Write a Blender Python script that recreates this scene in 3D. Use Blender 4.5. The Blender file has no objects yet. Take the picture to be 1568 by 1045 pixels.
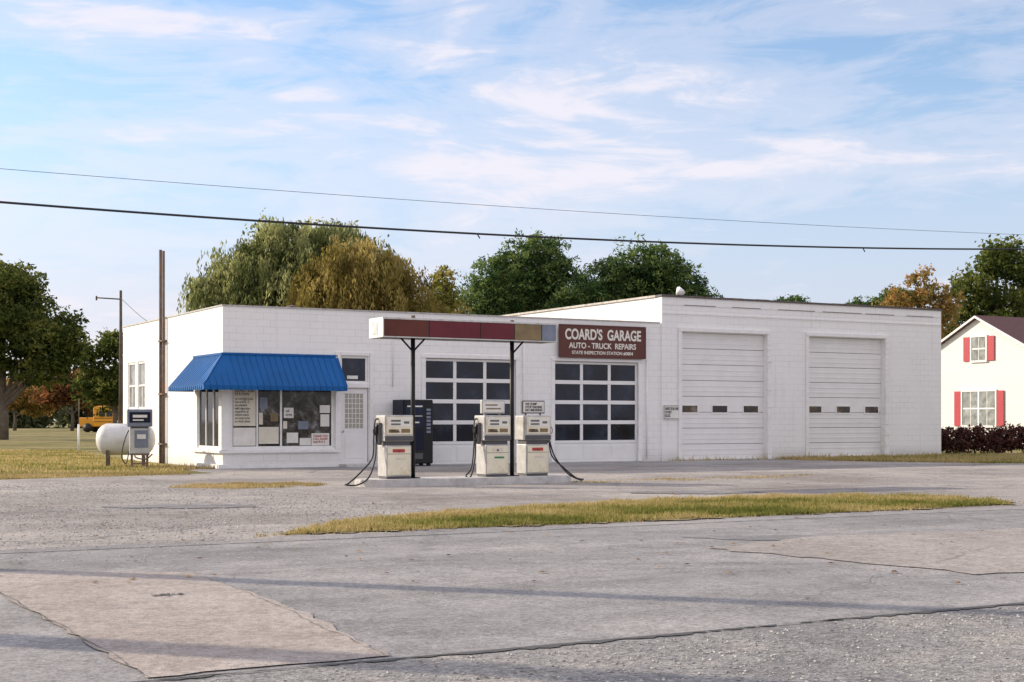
import bpy, bmesh, math, random
import numpy as np
from mathutils import Vector, geometry
random.seed(7); rng=np.random.default_rng(11)
scene=bpy.context.scene
COL=scene.collection
# ------------------------------------------------------------ node helpers
class NT:
    def __init__(s,nt): s.nt=nt; nt.nodes.clear()
    def n(s,t,ins=None,**kw):
        nd=s.nt.nodes.new(t)
        for k,v in kw.items(): setattr(nd,k,v)
        if ins:
            for k,v in ins.items():
                if isinstance(v,tuple) and len(v)==2 and hasattr(v[0],'outputs'): s.nt.links.new(v[0].outputs[v[1]],nd.inputs[k])
                elif hasattr(v,'outputs'): s.nt.links.new(v.outputs[2] if v.bl_idname=='ShaderNodeMix' else v.outputs[0],nd.inputs[k])
                else: nd.inputs[k].default_value=v
        return nd
    def ramp(s,fac,stops):
        r=s.nt.nodes.new('ShaderNodeValToRGB')
        s.nt.links.new(fac.outputs[0] if not isinstance(fac,tuple) else fac[0].outputs[fac[1]],r.inputs[0])
        e=r.color_ramp.elements
        while len(e)<len(stops): e.new(0.5)
        for i,(p,c) in enumerate(stops):
            e[i].position=p; e[i].color=(c[0],c[1],c[2],1) if hasattr(c,'__len__') else (c,c,c,1)
        return r
    def mix(s,fac,a,b,bt='MIX'):
        m=s.nt.nodes.new('ShaderNodeMix'); m.data_type='RGBA'; m.blend_type=bt
        for idx,v in ((0,fac),(6,a),(7,b)):
            if hasattr(v,'outputs'):
                o=v.outputs[2] if v.bl_idname=='ShaderNodeMix' else v.outputs[0]
                s.nt.links.new(o,m.inputs[idx])
            elif idx==0: m.inputs[0].default_value=v
            else: m.inputs[idx].default_value=(v[0],v[1],v[2],1)
        return m
def outc(nd): return nd.outputs[2] if nd.bl_idname=='ShaderNodeMix' else nd.outputs[0]
def newmat(name):
    m=bpy.data.materials.new(name); m.use_nodes=True
    return m,NT(m.node_tree)
def finish(t,color,rough=0.6,metal=0.0,bump=None,bstr=0.3,bdist=0.02,spec=0.5):
    b=t.n('ShaderNodeBsdfPrincipled')
    if hasattr(color,'outputs'): t.nt.links.new(outc(color),b.inputs['Base Color'])
    else: b.inputs['Base Color'].default_value=(*color,1)
    if hasattr(rough,'outputs'): t.nt.links.new(outc(rough),b.inputs['Roughness'])
    else: b.inputs['Roughness'].default_value=rough
    b.inputs['Metallic'].default_value=metal
    b.inputs['Specular IOR Level'].default_value=spec
    if bump is not None:
        bm=t.n('ShaderNodeBump'); bm.inputs['Strength'].default_value=bstr; bm.inputs['Distance'].default_value=bdist
        t.nt.links.new(outc(bump),bm.inputs['Height']); t.nt.links.new(bm.outputs[0],b.inputs['Normal'])
    o=t.n('ShaderNodeOutputMaterial'); t.nt.links.new(b.outputs[0],o.inputs[0]); return b
def M(name,col,rough=0.6,metal=0.0,var=0.12,scale=6.0,bstr=0.05,dirt=None,spec=0.5):
    """painted / weathered surface with mottling and optional dirt"""
    m,t=newmat(name)
    tc=t.n('ShaderNodeTexCoord')
    nz=t.n('ShaderNodeTexNoise',{'Vector':(tc,3),'Scale':scale,'Detail':4.0,'Roughness':0.6})
    lo=tuple(c*(1-var) for c in col); hi=tuple(min(1,c*(1+var*0.6)) for c in col)
    c=t.ramp(nz,[(0.3,lo),(0.7,hi)])
    if dirt:
        n2=t.n('ShaderNodeTexNoise',{'Vector':(tc,3),'Scale':scale*0.45,'Detail':6.0,'Roughness':0.7})
        f=t.ramp(n2,[(0.52,0.0),(0.72,dirt[1])]); c=t.mix(f,c,dirt[0])
    finish(t,c,rough,metal,None,bstr,0.01,spec) if bstr<=0.05 else finish(t,c,rough,metal,nz,bstr,0.01,spec)
    return m
# ------------------------------------------------------------ geometry helpers
def empty(name,loc=(0,0,0),rz=0.0):
    e=bpy.data.objects.new(name,None); e.location=loc; e.rotation_euler=(0,0,rz); e.empty_display_size=0.3
    COL.objects.link(e); return e
def obj(name,me,parent=None,mat=None):
    o=bpy.data.objects.new(name,me); COL.objects.link(o)
    if parent: o.parent=parent
    if mat: me.materials.append(mat)
    return o
def pyd(name,v,f,mat,parent=None,smooth=False):
    me=bpy.data.meshes.new(name); me.from_pydata([tuple(map(float,p)) for p in v],[],f)
    bm=bmesh.new(); bm.from_mesh(me); bmesh.ops.recalc_face_normals(bm,faces=bm.faces); bm.to_mesh(me); bm.free()
    if smooth: me.polygons.foreach_set('use_smooth',[True]*len(me.polygons))
    return obj(name,me,parent,mat)
def box(parent,name,x0,x1,y0,y1,z0,z1,mat,bev=0.0,seg=2):
    bm=bmesh.new(); bmesh.ops.create_cube(bm,size=1)
    for v in bm.verts: v.co=Vector(((x0+x1)/2+v.co.x*(x1-x0),(y0+y1)/2+v.co.y*(y1-y0),(z0+z1)/2+v.co.z*(z1-z0)))
    if bev: bmesh.ops.bevel(bm,geom=bm.edges[:],offset=bev,segments=seg,affect='EDGES',profile=0.6)
    me=bpy.data.meshes.new(name); bm.to_mesh(me); bm.free()
    return obj(name,me,parent,mat)
def boxes(parent,name,lst,mat,bev=0.0):
    bm=bmesh.new()
    for (x0,x1,y0,y1,z0,z1) in lst:
        r=bmesh.ops.create_cube(bm,size=1)
        for v in r['verts']: v.co=Vector(((x0+x1)/2+v.co.x*(x1-x0),(y0+y1)/2+v.co.y*(y1-y0),(z0+z1)/2+v.co.z*(z1-z0)))
    if bev: bmesh.ops.bevel(bm,geom=bm.edges[:],offset=bev,segments=1,affect='EDGES')
    me=bpy.data.meshes.new(name); bm.to_mesh(me); bm.free()
    return obj(name,me,parent,mat)
def tubegeo(pts,rad,seg=8):
    V=[];F=[]
    pts=[Vector(p) for p in pts]
    for i,p in enumerate(pts):
        d=(pts[min(i+1,len(pts)-1)]-pts[max(i-1,0)]).normalized()
        a=d.orthogonal().normalized() if i==0 else (a-d*a.dot(d)).normalized()
        b=d.cross(a); r=rad[i] if hasattr(rad,'__len__') else rad
        for k in range(seg):
            an=2*math.pi*k/seg; V.append(p+a*math.cos(an)*r+b*math.sin(an)*r)
    for i in range(len(pts)-1):
        for k in range(seg):
            k2=(k+1)%seg; F.append((i*seg+k,i*seg+k2,(i+1)*seg+k2,(i+1)*seg+k))
    F.append(tuple(range(seg))); F.append(tuple((len(pts)-1)*seg+k for k in range(seg)))
    return V,F
def tubes(parent,name,lst,mat,seg=8):
    V=[];F=[]
    for pts,rad in lst:
        v,f=tubegeo(pts,rad,seg); o=len(V); V+=v; F+=[tuple(i+o for i in q) for q in f]
    return pyd(name,V,F,mat,parent,True)
def spline(pts,n=10):
    pts=[Vector(p) for p in pts]; P=[pts[0]]+pts+[pts[-1]]; out=[]
    for i in range(1,len(P)-2):
        for k in range(n):
            t=k/n; a,b,c,d=P[i-1],P[i],P[i+1],P[i+2]
            out.append(0.5*((2*b)+(-a+c)*t+(2*a-5*b+4*c-d)*t*t+(-a+3*b-3*c+d)*t**3))
    out.append(pts[-1]); return out
def text(parent,name,s,x0,x1,z0,z1,y,mat,off=0.0):
    cu=bpy.data.curves.new(name,'FONT'); cu.body=s; cu.align_x='LEFT'; cu.extrude=0.004; cu.offset=off; cu.space_line=0.9
    o=bpy.data.objects.new(name,cu); COL.objects.link(o); cu.materials.append(mat)
    bpy.context.view_layer.update()
    bb=[Vector(c) for c in o.bound_box]; mx=min(b.x for b in bb); Mx=max(b.x for b in bb); my=min(b.y for b in bb); My=max(b.y for b in bb)
    sx=(x1-x0)/(Mx-mx); sz=(z1-z0)/(My-my)
    o.parent=parent; o.rotation_euler=(math.pi/2,0,0); o.scale=(sx,sz,1); o.location=(x0-mx*sx,y,z0-my*sz)
    return o
def wallface(parent,name,ax,a0,a1,z0,z1,ops,mat,depth,pos=0.0,sgn=1):
    """wall plane with real openings and reveals. ax 'x': plane y=pos ; ax 'y': plane x=pos ; depth inward"""
    A=sorted({a0,a1,*[o[0] for o in ops],*[o[1] for o in ops]}); Z=sorted({z0,z1,*[o[2] for o in ops],*[o[3] for o in ops]})
    P=(lambda a,d,z:(a,pos+sgn*d,z)) if ax=='x' else (lambda a,d,z:(pos+sgn*d,a,z))
    V=[];F=[]
    def q(*p):
        n=len(V); V.extend(p); F.append((n,n+1,n+2,n+3))
    for i in range(len(A)-1):
        for j in range(len(Z)-1):
            ca=(A[i]+A[i+1])/2; cz=(Z[j]+Z[j+1])/2
            if any(o[0]<ca<o[1] and o[2]<cz<o[3] for o in ops): continue
            q(P(A[i],0,Z[j]),P(A[i+1],0,Z[j]),P(A[i+1],0,Z[j+1]),P(A[i],0,Z[j+1]))
    for (b0,b1,c0,c1) in ops:
        q(P(b0,0,c0),P(b0,depth,c0),P(b0,depth,c1),P(b0,0,c1)); q(P(b1,0,c0),P(b1,0,c1),P(b1,depth,c1),P(b1,depth,c0))
        q(P(b0,0,c1),P(b0,depth,c1),P(b1,depth,c1),P(b1,0,c1)); q(P(b0,0,c0),P(b1,0,c0),P(b1,depth,c0),P(b0,depth,c0))
    me=bpy.data.meshes.new(name); me.from_pydata(V,[],F); return obj(name,me,parent,mat)
def arrmesh(name,V,k,mat,tone=None,parent=None):
    n=len(V)//k; me=bpy.data.meshes.new(name)
    me.vertices.add(len(V)); me.vertices.foreach_set('co',V.astype(np.float32).ravel())
    me.loops.add(n*k); me.loops.foreach_set('vertex_index',np.arange(n*k,dtype=np.int32))
    me.polygons.add(n); me.polygons.foreach_set('loop_start',(np.arange(n)*k).astype(np.int32))
    if tone is not None:
        a=me.attributes.new('tone','FLOAT','POINT'); a.data.foreach_set('value',np.repeat(tone,k).astype(np.float32))
    me.update(calc_edges=True); me.validate()
    return obj(name,me,parent,mat)
# ------------------------------------------------------------ frames
ROT=math.radians(29.33); CA,SA=math.cos(ROT),math.sin(ROT)
A0=(-8.256,41.0)
def W(t,n): return (A0[0]+t*CA-n*SA, A0[1]+t*SA+n*CA)
# ------------------------------------------------------------ materials
def mat_block(name,base=(0.92,0.91,0.885)):
    m,t=newmat(name); tc=t.n('ShaderNodeTexCoord'); s=t.n('ShaderNodeSeparateXYZ',{0:(tc,3)})
    ad=t.n('ShaderNodeMath',{0:(s,0),1:(s,1)},operation='ADD')
    cb=t.n('ShaderNodeCombineXYZ',{0:ad,1:(s,2)})
    wn=t.n('ShaderNodeTexNoise',{'Vector':(tc,3),'Scale':3.0,'Detail':2.0})
    wv=t.n('ShaderNodeVectorMath',{0:wn,1:(0.02,0.02,0.0)},operation='MULTIPLY')
    av=t.n('ShaderNodeVectorMath',{0:cb,1:wv},operation='ADD')
    br=t.n('ShaderNodeTexBrick',{'Vector':av,'Color1':(1,1,1,1),'Color2':(0.94,0.94,0.94,1),'Mortar':(0.0,0.0,0.0,1),'Scale':1.0,'Mortar Size':0.007,'Mortar Smooth':0.5,'Brick Width':0.41,'Row Height':0.205})
    n1=t.n('ShaderNodeTexNoise',{'Vector':(tc,3),'Scale':0.7,'Detail':6.0,'Roughness':0.65})
    c=t.ramp(n1,[(0.3,tuple(b*0.95 for b in base)),(0.62,base)])
    n5=t.n('ShaderNodeTexNoise',{'Vector':(tc,3),'Scale':0.9,'Detail':4.0})
    lf=t.ramp(n5,[(0.38,0.10),(0.65,0.50)])
    c=t.mix(lf,c,t.mix(0.62,(1,1,1),br),'MULTIPLY')
    mp=t.n('ShaderNodeMapping',{'Vector':(tc,3),'Scale':(3.5,3.5,0.25)})
    n3=t.n('ShaderNodeTexNoise',{'Vector':mp,'Scale':1.5,'Detail':5.0})
    c=t.mix(t.ramp(n3,[(0.58,0.0),(0.8,0.35)]),c,(0.66,0.63,0.57))
    n6=t.n('ShaderNodeTexNoise',{'Vector':(tc,3),'Scale':9.0,'Detail':7.0,'Roughness':0.75})
    c=t.mix(t.ramp(n6,[(0.67,0.0),(0.71,0.5)]),c,(0.55,0.53,0.49))
    mr=t.n('ShaderNodeMapRange',{0:(s,2),1:0.0,2:0.45,3:0.9,4:0.0})
    mm=t.n('ShaderNodeMath',{0:mr,1:n1},operation='MULTIPLY')
    c=t.mix(mm,c,(0.34,0.32,0.28))
    finish(t,c,0.62,0,br,0.3,0.01); return m
m_block=mat_block('painted_block')
m_white=M('white_trim_paint',(0.89,0.88,0.86),0.5,var=0.06,dirt=((0.55,0.52,0.46),0.3))
m_doorw=M('white_door_panel',(0.86,0.85,0.83),0.45,var=0.05,scale=2.0,dirt=((0.66,0.63,0.57),0.25))
m_cap=M('roof_coping_metal',(0.10,0.085,0.08),0.6,dirt=((0.3,0.2,0.13),0.5))
m_capl=M('parapet_edge',(0.50,0.49,0.47),0.6,var=0.3)
m_roof=M('roof_membrane',(0.12,0.12,0.12),0.9)
m_stain=M('rusty_rake_edge',(0.6,0.56,0.5),0.7,var=0.4,dirt=((0.25,0.17,0.11),0.8))
m_concrete=M('island_concrete',(0.60,0.58,0.555),0.85,var=0.22,scale=4,bstr=0.3,dirt=((0.27,0.25,0.23),0.6))
m_blue=M('awning_blue_metal',(0.002,0.105,0.34),0.45,var=0.15,scale=1.2,spec=0.25)
m_maroon=M('fascia_maroon',(0.15,0.02,0.032),0.4,var=0.25,scale=1.5,spec=0.3)
m_brownp=M('fascia_brown',(0.12,0.03,0.02),0.4,var=0.3,scale=1.5,spec=0.3)
m_tan=M('fascia_tan',(0.24,0.17,0.08),0.5,var=0.3,scale=3)
m_grey=M('fascia_grey_blue',(0.20,0.23,0.30),0.5,var=0.3,scale=3)
m_black=M('black_painted_steel',(0.015,0.014,0.014),0.5,spec=0.3)
m_rubber=M('hose_rubber',(0.012,0.012,0.012),0.6)
m_rust=M('rusty_pipe',(0.18,0.135,0.11),0.75,var=0.4,scale=5,dirt=((0.28,0.13,0.06),0.8))
m_signb=M('sign_brown',(0.125,0.045,0.035),0.5,var=0.12,scale=2,spec=0.3)
m_letter=M('sign_letter_cream',(0.82,0.79,0.70),0.5)
m_paper=M('poster_paper',(0.82,0.80,0.74),0.7,var=0.12,scale=3)
m_paper2=M('poster_cream',(0.74,0.70,0.58),0.7,var=0.12,scale=3)
m_ink=M('poster_ink',(0.08,0.08,0.09),0.7)
m_inkr=M('poster_ink_red',(0.5,0.06,0.04),0.7)
m_pumpw=M('pump_enamel_cream',(0.84,0.78,0.60),0.35,var=0.1,scale=4,dirt=((0.5,0.34,0.15),0.8))
m_pumps=M('pump_steel',(0.56,0.55,0.53),0.4,0.15,var=0.25,scale=4,dirt=((0.26,0.2,0.14),0.6))
m_pumpd=M('pump_dark_trim',(0.09,0.09,0.095),0.5)
m_disp=M('pump_display',(0.14,0.14,0.13),0.2)
m_green=M('sticker_green',(0.03,0.25,0.10),0.4); m_red=M('sticker_red',(0.5,0.04,0.03),0.4)
m_navy=M('vending_navy',(0.008,0.012,0.03),0.4,spec=0.2); m_vend=M('vending_panel',(0.012,0.02,0.045),0.3,var=0.6,scale=5,spec=0.25)
m_tank=M('tank_white_enamel',(0.78,0.78,0.77),0.4,var=0.08,dirt=((0.4,0.33,0.25),0.5))
m_wood=M('utility_pole_wood',(0.12,0.09,0.07),0.9,var=0.4,scale=3)
m_wire=M('cable_black',(0.02,0.02,0.022),0.6)
def mat_glass():
    m,t=newmat('window_glass_dark'); tc=t.n('ShaderNodeTexCoord')
    n=t.n('ShaderNodeTexNoise',{'Vector':(tc,3),'Scale':0.9,'Detail':5.0,'Roughness':0.6})
    c=t.ramp(n,[(0.35,(0.003,0.004,0.010)),(0.55,(0.010,0.016,0.034)),(0.75,(0.05,0.062,0.09))])  # pale mottle in the colour stands in for reflections and interior
    finish(t,c,0.04,0,n,0.05,0.05,0.35); return m
m_glass=mat_glass()
def mat_glass2():
    m,t=newmat('shop_window_glass'); tc=t.n('ShaderNodeTexCoord')
    n=t.n('ShaderNodeTexNoise',{'Vector':(tc,3),'Scale':1.7,'Detail':9.0,'Roughness':0.72,'Distortion':0.6})
    c=t.ramp(n,[(0.42,(0.003,0.003,0.003)),(0.50,(0.03,0.026,0.018)),(0.58,(0.09,0.085,0.075)),(0.68,(0.30,0.31,0.33))])  # tree-like reflections painted into the pane colour
    finish(t,c,0.05,0,n,0.06,0.05,0.35); return m
m_glass2=mat_glass2()
# ground materials
def ground_mat(name,ca,cb,cc,big=0.25,crack=0.0,stain=None,speck=60.0,sp=0.5,bs=0.5,crs=0.35,lane=0.0,coarse=18.0):
    m,t=newmat(name); g=t.n('ShaderNodeNewGeometry')
    n1=t.n('ShaderNodeTexNoise',{'Vector':g,'Scale':big,'Detail':5.0,'Roughness':0.62})
    n2=t.n('ShaderNodeTexNoise',{'Vector':g,'Scale':big*9,'Detail':5.0,'Roughness':0.75})
    n3=t.n('ShaderNodeTexNoise',{'Vector':g,'Scale':speck,'Detail':2.0,'Roughness':0.8})
    n5=t.n('ShaderNodeTexNoise',{'Vector':g,'Scale':coarse,'Detail':4.0,'Roughness':0.8})
    vo=t.n('ShaderNodeTexVoronoi',{'Vector':g,'Scale':speck*0.5})
    c=t.ramp(n1,[(0.38,ca),(0.5,cb),(0.60,cc)])
    c=t.mix(0.55,c,t.ramp(n2,[(0.36,0.58),(0.60,1.0)]),'MULTIPLY')
    c=t.mix(sp*0.8,c,t.ramp(n5,[(0.38,0.4),(0.54,1.0)]),'MULTIPLY')
    c=t.mix(sp,c,t.ramp(n3,[(0.38,0.3),(0.56,1.0)]),'MULTIPLY')
    c=t.mix(sp*0.9,c,t.ramp((vo,1),[(0.0,0.4),(1.0,1.15)]),'MULTIPLY')
    if lane:
        mp=t.n('ShaderNodeMapping',{'Vector':g,'Rotation':(0,0,-ROT)}); mp2=t.n('ShaderNodeMapping',{'Vector':mp,'Scale':(0.02,0.8,1)})
        nl=t.n('ShaderNodeTexNoise',{'Vector':mp2,'Scale':1.0,'Detail':4.0,'Roughness':0.6})
        c=t.mix(lane,c,t.ramp(nl,[(0.38,0.68),(0.6,1.0)]),'MULTIPLY')
    if stain:
        n4=t.n('ShaderNodeTexNoise',{'Vector':g,'Scale':0.45,'Detail':7.0,'Roughness':0.74})
        c=t.mix(t.ramp(n4,[(0.52,0.0),(0.64,stain[1])]),c,stain[0])
    if crack:
        wv=t.n('ShaderNodeVectorMath',{0:(n2,1),1:(0.9,0.9,0.0)},operation='MULTIPLY')
        av=t.n('ShaderNodeVectorMath',{0:g,1:wv},operation='ADD')
        v=t.n('ShaderNodeTexVoronoi',{'Vector':av,'Scale':crs},feature='DISTANCE_TO_EDGE')
        c=t.mix(t.ramp(v,[(0.0,crack),(0.010,0.0)]),c,(0.10,0.095,0.09))
    finish(t,c,0.92,0,n3,bs,0.012,0.2); return m
m_lot=ground_mat('worn_lot_surface',(0.42,0.375,0.34),(0.55,0.505,0.47),(0.67,0.61,0.55),0.22,0.6,((0.30,0.28,0.265),0.6),55,0.55)
m_road=ground_mat('road_asphalt',(0.42,0.405,0.40),(0.49,0.47,0.46),(0.55,0.525,0.51),0.3,0.3,((0.36,0.345,0.34),0.45),60,0.48,crs=0.12,lane=0.75)
m_shoulder=ground_mat('gravel_shoulder',(0.37,0.36,0.355),(0.46,0.445,0.43),(0.58,0.54,0.49),0.8,0,((0.28,0.27,0.26),0.55),40,0.62,0.9)
m_patch=ground_mat('concrete_patch',(0.51,0.44,0.39),(0.56,0.49,0.44),(0.61,0.54,0.49),0.5,0.2,((0.45,0.40,0.365),0.5),70,0.4,crs=0.2)
m_patch2=ground_mat('faded_patch',(0.48,0.43,0.395),(0.53,0.48,0.44),(0.57,0.52,0.48),0.5,0.15,((0.42,0.39,0.37),0.4),60,0.45,crs=0.2)
m_dark=ground_mat('asphalt_repair',(0.29,0.28,0.28),(0.34,0.33,0.33),(0.39,0.38,0.37),0.6,0.0,None,60,0.4)
m_crack=M('tar_edge',(0.09,0.086,0.083),0.8)
m_apron=ground_mat('apron_concrete',(0.44,0.43,0.425),(0.53,0.515,0.505),(0.61,0.58,0.555),0.4,0.5,((0.28,0.27,0.26),0.6),60)
m_field=ground_mat('field_grass_ground',(0.18,0.17,0.05),(0.29,0.25,0.085),(0.40,0.33,0.14),0.12,0,((0.42,0.32,0.17),0.5),25,0.35)
m_soil=ground_mat('dry_soil',(0.22,0.19,0.09),(0.34,0.28,0.15),(0.46,0.38,0.22),0.5,0,None,40,0.5)
def leafmat(name,stops,trans=0.45):
    m,t=newmat(name); a=t.n('ShaderNodeAttribute',attribute_name='tone')
    g=t.n('ShaderNodeNewGeometry'); n=t.n('ShaderNodeTexNoise',{'Vector':g,'Scale':0.45,'Detail':2.0})
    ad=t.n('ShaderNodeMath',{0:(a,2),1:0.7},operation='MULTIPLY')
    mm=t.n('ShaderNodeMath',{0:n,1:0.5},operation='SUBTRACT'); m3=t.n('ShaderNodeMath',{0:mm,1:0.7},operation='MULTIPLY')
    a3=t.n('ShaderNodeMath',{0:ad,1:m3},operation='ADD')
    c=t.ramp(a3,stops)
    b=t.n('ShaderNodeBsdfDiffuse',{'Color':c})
    tr=t.n('ShaderNodeBsdfTranslucent',{'Color':c}); mx=t.n('ShaderNodeMixShader',{0:trans,1:b,2:tr})
    t.n('ShaderNodeOutputMaterial',{0:mx}); return m
L_green=leafmat('foliage_green',[(0.0,(0.04,0.06,0.02)),(0.35,(0.12,0.155,0.04)),(0.7,(0.27,0.28,0.08))])
L_willow=leafmat('foliage_willow',[(0.0,(0.06,0.08,0.03)),(0.3,(0.22,0.25,0.095)),(0.65,(0.52,0.52,0.24))],0.5)
L_gold=leafmat('foliage_gold',[(0.0,(0.09,0.075,0.022)),(0.3,(0.27,0.22,0.065)),(0.65,(0.50,0.40,0.15))],0.5)
L_yel=leafmat('foliage_yellowgreen',[(0.0,(0.10,0.11,0.03)),(0.35,(0.26,0.26,0.065)),(0.7,(0.46,0.38,0.12))])
L_pine=leafmat('foliage_pine',[(0.0,(0.022,0.045,0.02)),(0.3,(0.075,0.135,0.045)),(0.65,(0.24,0.31,0.10))],0.3)
L_aut=leafmat('foliage_autumn',[(0.0,(0.14,0.13,0.04)),(0.35,(0.42,0.29,0.09)),(0.7,(0.66,0.34,0.14))])
L_red=leafmat('foliage_russet',[(0.0,(0.07,0.045,0.025)),(0.35,(0.22,0.11,0.05)),(0.7,(0.42,0.17,0.07))])
L_hedge=leafmat('foliage_hedge_purple',[(0.0,(0.05,0.025,0.025)),(0.4,(0.15,0.065,0.06)),(0.8,(0.26,0.14,0.09))],0.3)
L_grass=leafmat('grass_blades',[(0.0,(0.15,0.17,0.04)),(0.18,(0.25,0.25,0.065)),(0.36,(0.42,0.35,0.13)),(0.7,(0.60,0.47,0.24))],0.4)
L_dry=leafmat('dry_grass_blades',[(0.0,(0.28,0.23,0.10)),(0.4,(0.47,0.37,0.17)),(0.7,(0.62,0.48,0.26))],0.3)
L_far=leafmat('foliage_distant',[(0.0,(0.07,0.085,0.05)),(0.35,(0.15,0.17,0.08)),(0.7,(0.26,0.26,0.13))])
L_fall=leafmat('fallen_leaf',[(0.0,(0.10,0.05,0.025)),(0.4,(0.25,0.13,0.05)),(0.7,(0.42,0.28,0.10))],0.1)
m_bark=M('tree_bark',(0.15,0.125,0.10),0.9,var=0.4,scale=3)
# ------------------------------------------------------------ ground
def patch(name,pts,z,mat,jit=0.0,step=0.4,parent=None):
    P=[]
    n=len(pts)
    for i in range(n):
        a=Vector(pts[i]); b=Vector(pts[(i+1)%n]); L=(b-a).length; k=max(1,int(L/step)) if jit else 1
        nn=Vector((-(b-a).y,(b-a).x))/max(L,1e-6)
        for j in range(k):
            f=j/k; P.append(a.lerp(b,f)+nn*(random.uniform(-jit,jit) if jit and L<60 else 0))
    tri=geometry.tessellate_polygon([[Vector((p.x,p.y,0)) for p in P]])
    me=bpy.data.meshes.new(name); me.from_pydata([(p.x,p.y,z) for p in P],[],[tuple(t) for t in tri])
    bm=bmesh.new(); bm.from_mesh(me)
    bmesh.ops.recalc_face_normals(bm,faces=bm.faces)
    if bm.faces and sum(f.normal.z for f in bm.faces)<0: bmesh.ops.reverse_faces(bm,faces=bm.faces)
    bm.to_mesh(me); bm.free(); return obj(name,me,parent,mat)
LW=lambda L:[W(*p) for p in L]
patch('ground',[(-900,-300),(900,-300),(900,1400),(-900,1400)],0.0,m_field)
lot=[(-70,-32),(-70,-12),(-40,-8),(-20,-5.6),(-6.8,-4.8),(-3,-3.9),(-1.4,-3.2),(-1.1,0.0),(20,0.0),(20.2,-1.6),(21.3,-4.2),(23,-7.2),(26,-8.6),(34,-9.8),(50,-11),(80,-12),(80,-32)]
patch('gravel_lot',LW(lot),0.004,m_lot,0.14,0.3)
apr=[(-0.9,-1.9),(-0.9,0.0),(19.9,0.0),(20.0,-2.2),(14,-4.2),(8,-3.1),(4,-2.2)]
patch('concrete_apron',LW(apr),0.008,m_apron,0.05)
patch('road',LW([(-120,-32.2),(-120,-23.7),(130,-23.7),(130,-32.2)]),0.008,m_road,0.0)
up=[(x,-23.7+0.22*math.sin(x*0.9)+0.12*math.sin(x*2.7+1)+random.uniform(-.1,.1)) for x in np.arange(-40,60,0.22)]
patch('road_edge_asphalt',LW([(-40,-24.2)]+up+[(60,-24.2)]),0.012,m_road,0.0)
patch('road_shoulder',LW([(-120,-60),(-120,-32.2),(130,-32.2),(130,-60)]),0.006,m_shoulder,0.0)
low=[(x,-32.2+0.03*math.sin(x*1.7)+random.uniform(-.05,.025)) for x in np.arange(-30,40,0.06)]
patch('road_tar_edge',LW(low+[(40,-32.16),(-30,-32.16)]),0.012,m_crack,0.0)
patch('concrete_patch',[(-9,14.6),(-4.9,13.15),(-2.9,13.05),(-1.6,10.6),(-0.72,8.45),(-1.95,7.72),(-4.1,11.5),(-9,11.6)],0.016,m_patch,0.03,0.15)
patch('concrete_patch.001',[(2.1,15.5),(3.6,17.1),(5.6,17.8),(11,21.3),(13.5,20.5),(7,14.8),(5.0,13.1),(4.2,12.9)],0.016,m_patch2,0.09,0.2)
def blob(cx,cy,rx,ry,n=22): return [(cx+rx*math.cos(6.283*i/n)*random.uniform(.75,1.15),cy+ry*math.sin(6.283*i/n)*random.uniform(.75,1.15)) for i in range(n)]
for i,(cx,cy,rx,ry) in enumerate([(-5.2,23.0,1.3,0.5),(-1.6,20.0,0.45,0.35),(3.2,16.9,1.2,0.4),(3.5,27.4,1.3,0.5)]):
    patch('asphalt_repair',blob(cx,cy,rx,ry),0.0135+0.0002*i,m_dark,0.06,0.12)
def seam(nm,a,b,w,z,jit=0.02):
    a=Vector(a);b=Vector(b);d=(b-a);L=d.length;n_=Vector((-d.y,d.x))/L;k=int(L/0.12);up_=[];dn=[]
    off=0
    for i in range(k+1):
        off=off*0.95+random.uniform(-jit,jit); p=a+d*i/k+n_*off; ww=w*random.uniform(.15,1.3); up_.append(p+n_*ww); dn.append(p-n_*ww)
    V=[(p.x,p.y,z) for p in up_]+[(p.x,p.y,z) for p in dn]; m_=k+1
    me=bpy.data.meshes.new(nm); me.from_pydata(V,[],[(i+m_,i+1+m_,i+1,i) for i in range(k)]); return obj(nm,me,None,m_crack)
seam('road_crack',(-4.1,11.5),(-1.95,7.72),0.004,0.0215); seam('road_crack',(-2.9,13.05),(-0.72,8.45),0.003,0.021)
seam('road_crack',(-12,26),(9,24.5),0.009,0.0165,0.04); seam('road_crack',(-9,18.5),(-2,23.8),0.009,0.017,0.05)
seam('road_crack',W(-24,-27.7),W(30,-27.9),0.004,0.0225,0.012); seam('road_crack',(1.4,9.8),(5.2,15.6),0.004,0.023,0.05)
seam('road_crack',(2.5,24.6),(14,31.5),0.009,0.018,0.05)
strip=[(-6.8,-23.35),(-6.1,-22.5),(-4.9,-21.4),(-3,-20.5),(-1,-19.9),(1.5,-19.5),(4,-19.5),(5.4,-20.0),(6.1,-21),(6.4,-22.3),(5.9,-23.2),(3,-23.45),(-2,-23.5)]
patch('grass_strip_soil',LW(strip),0.019,m_soil,0.22,0.2)
rg=[(20.1,-0.05),(20.3,-1.6),(21.3,-4.2),(23,-7.2),(26,-8.6),(34,-9.8),(60,-11),(60,2),(28.6,2),(28.4,-0.05)]
def inpoly(P,poly):
    x,y=P[:,0],P[:,1]; ins=np.zeros(len(P),bool); n=len(poly); j=n-1
    for i in range(n):
        xi,yi=poly[i];xj,yj=poly[j]
        c=((yi>y)!=(yj>y))&(x<(xj-xi)*(y-yi)/(yj-yi+1e-12)+xi); ins^=c; j=i
    return ins
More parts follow.
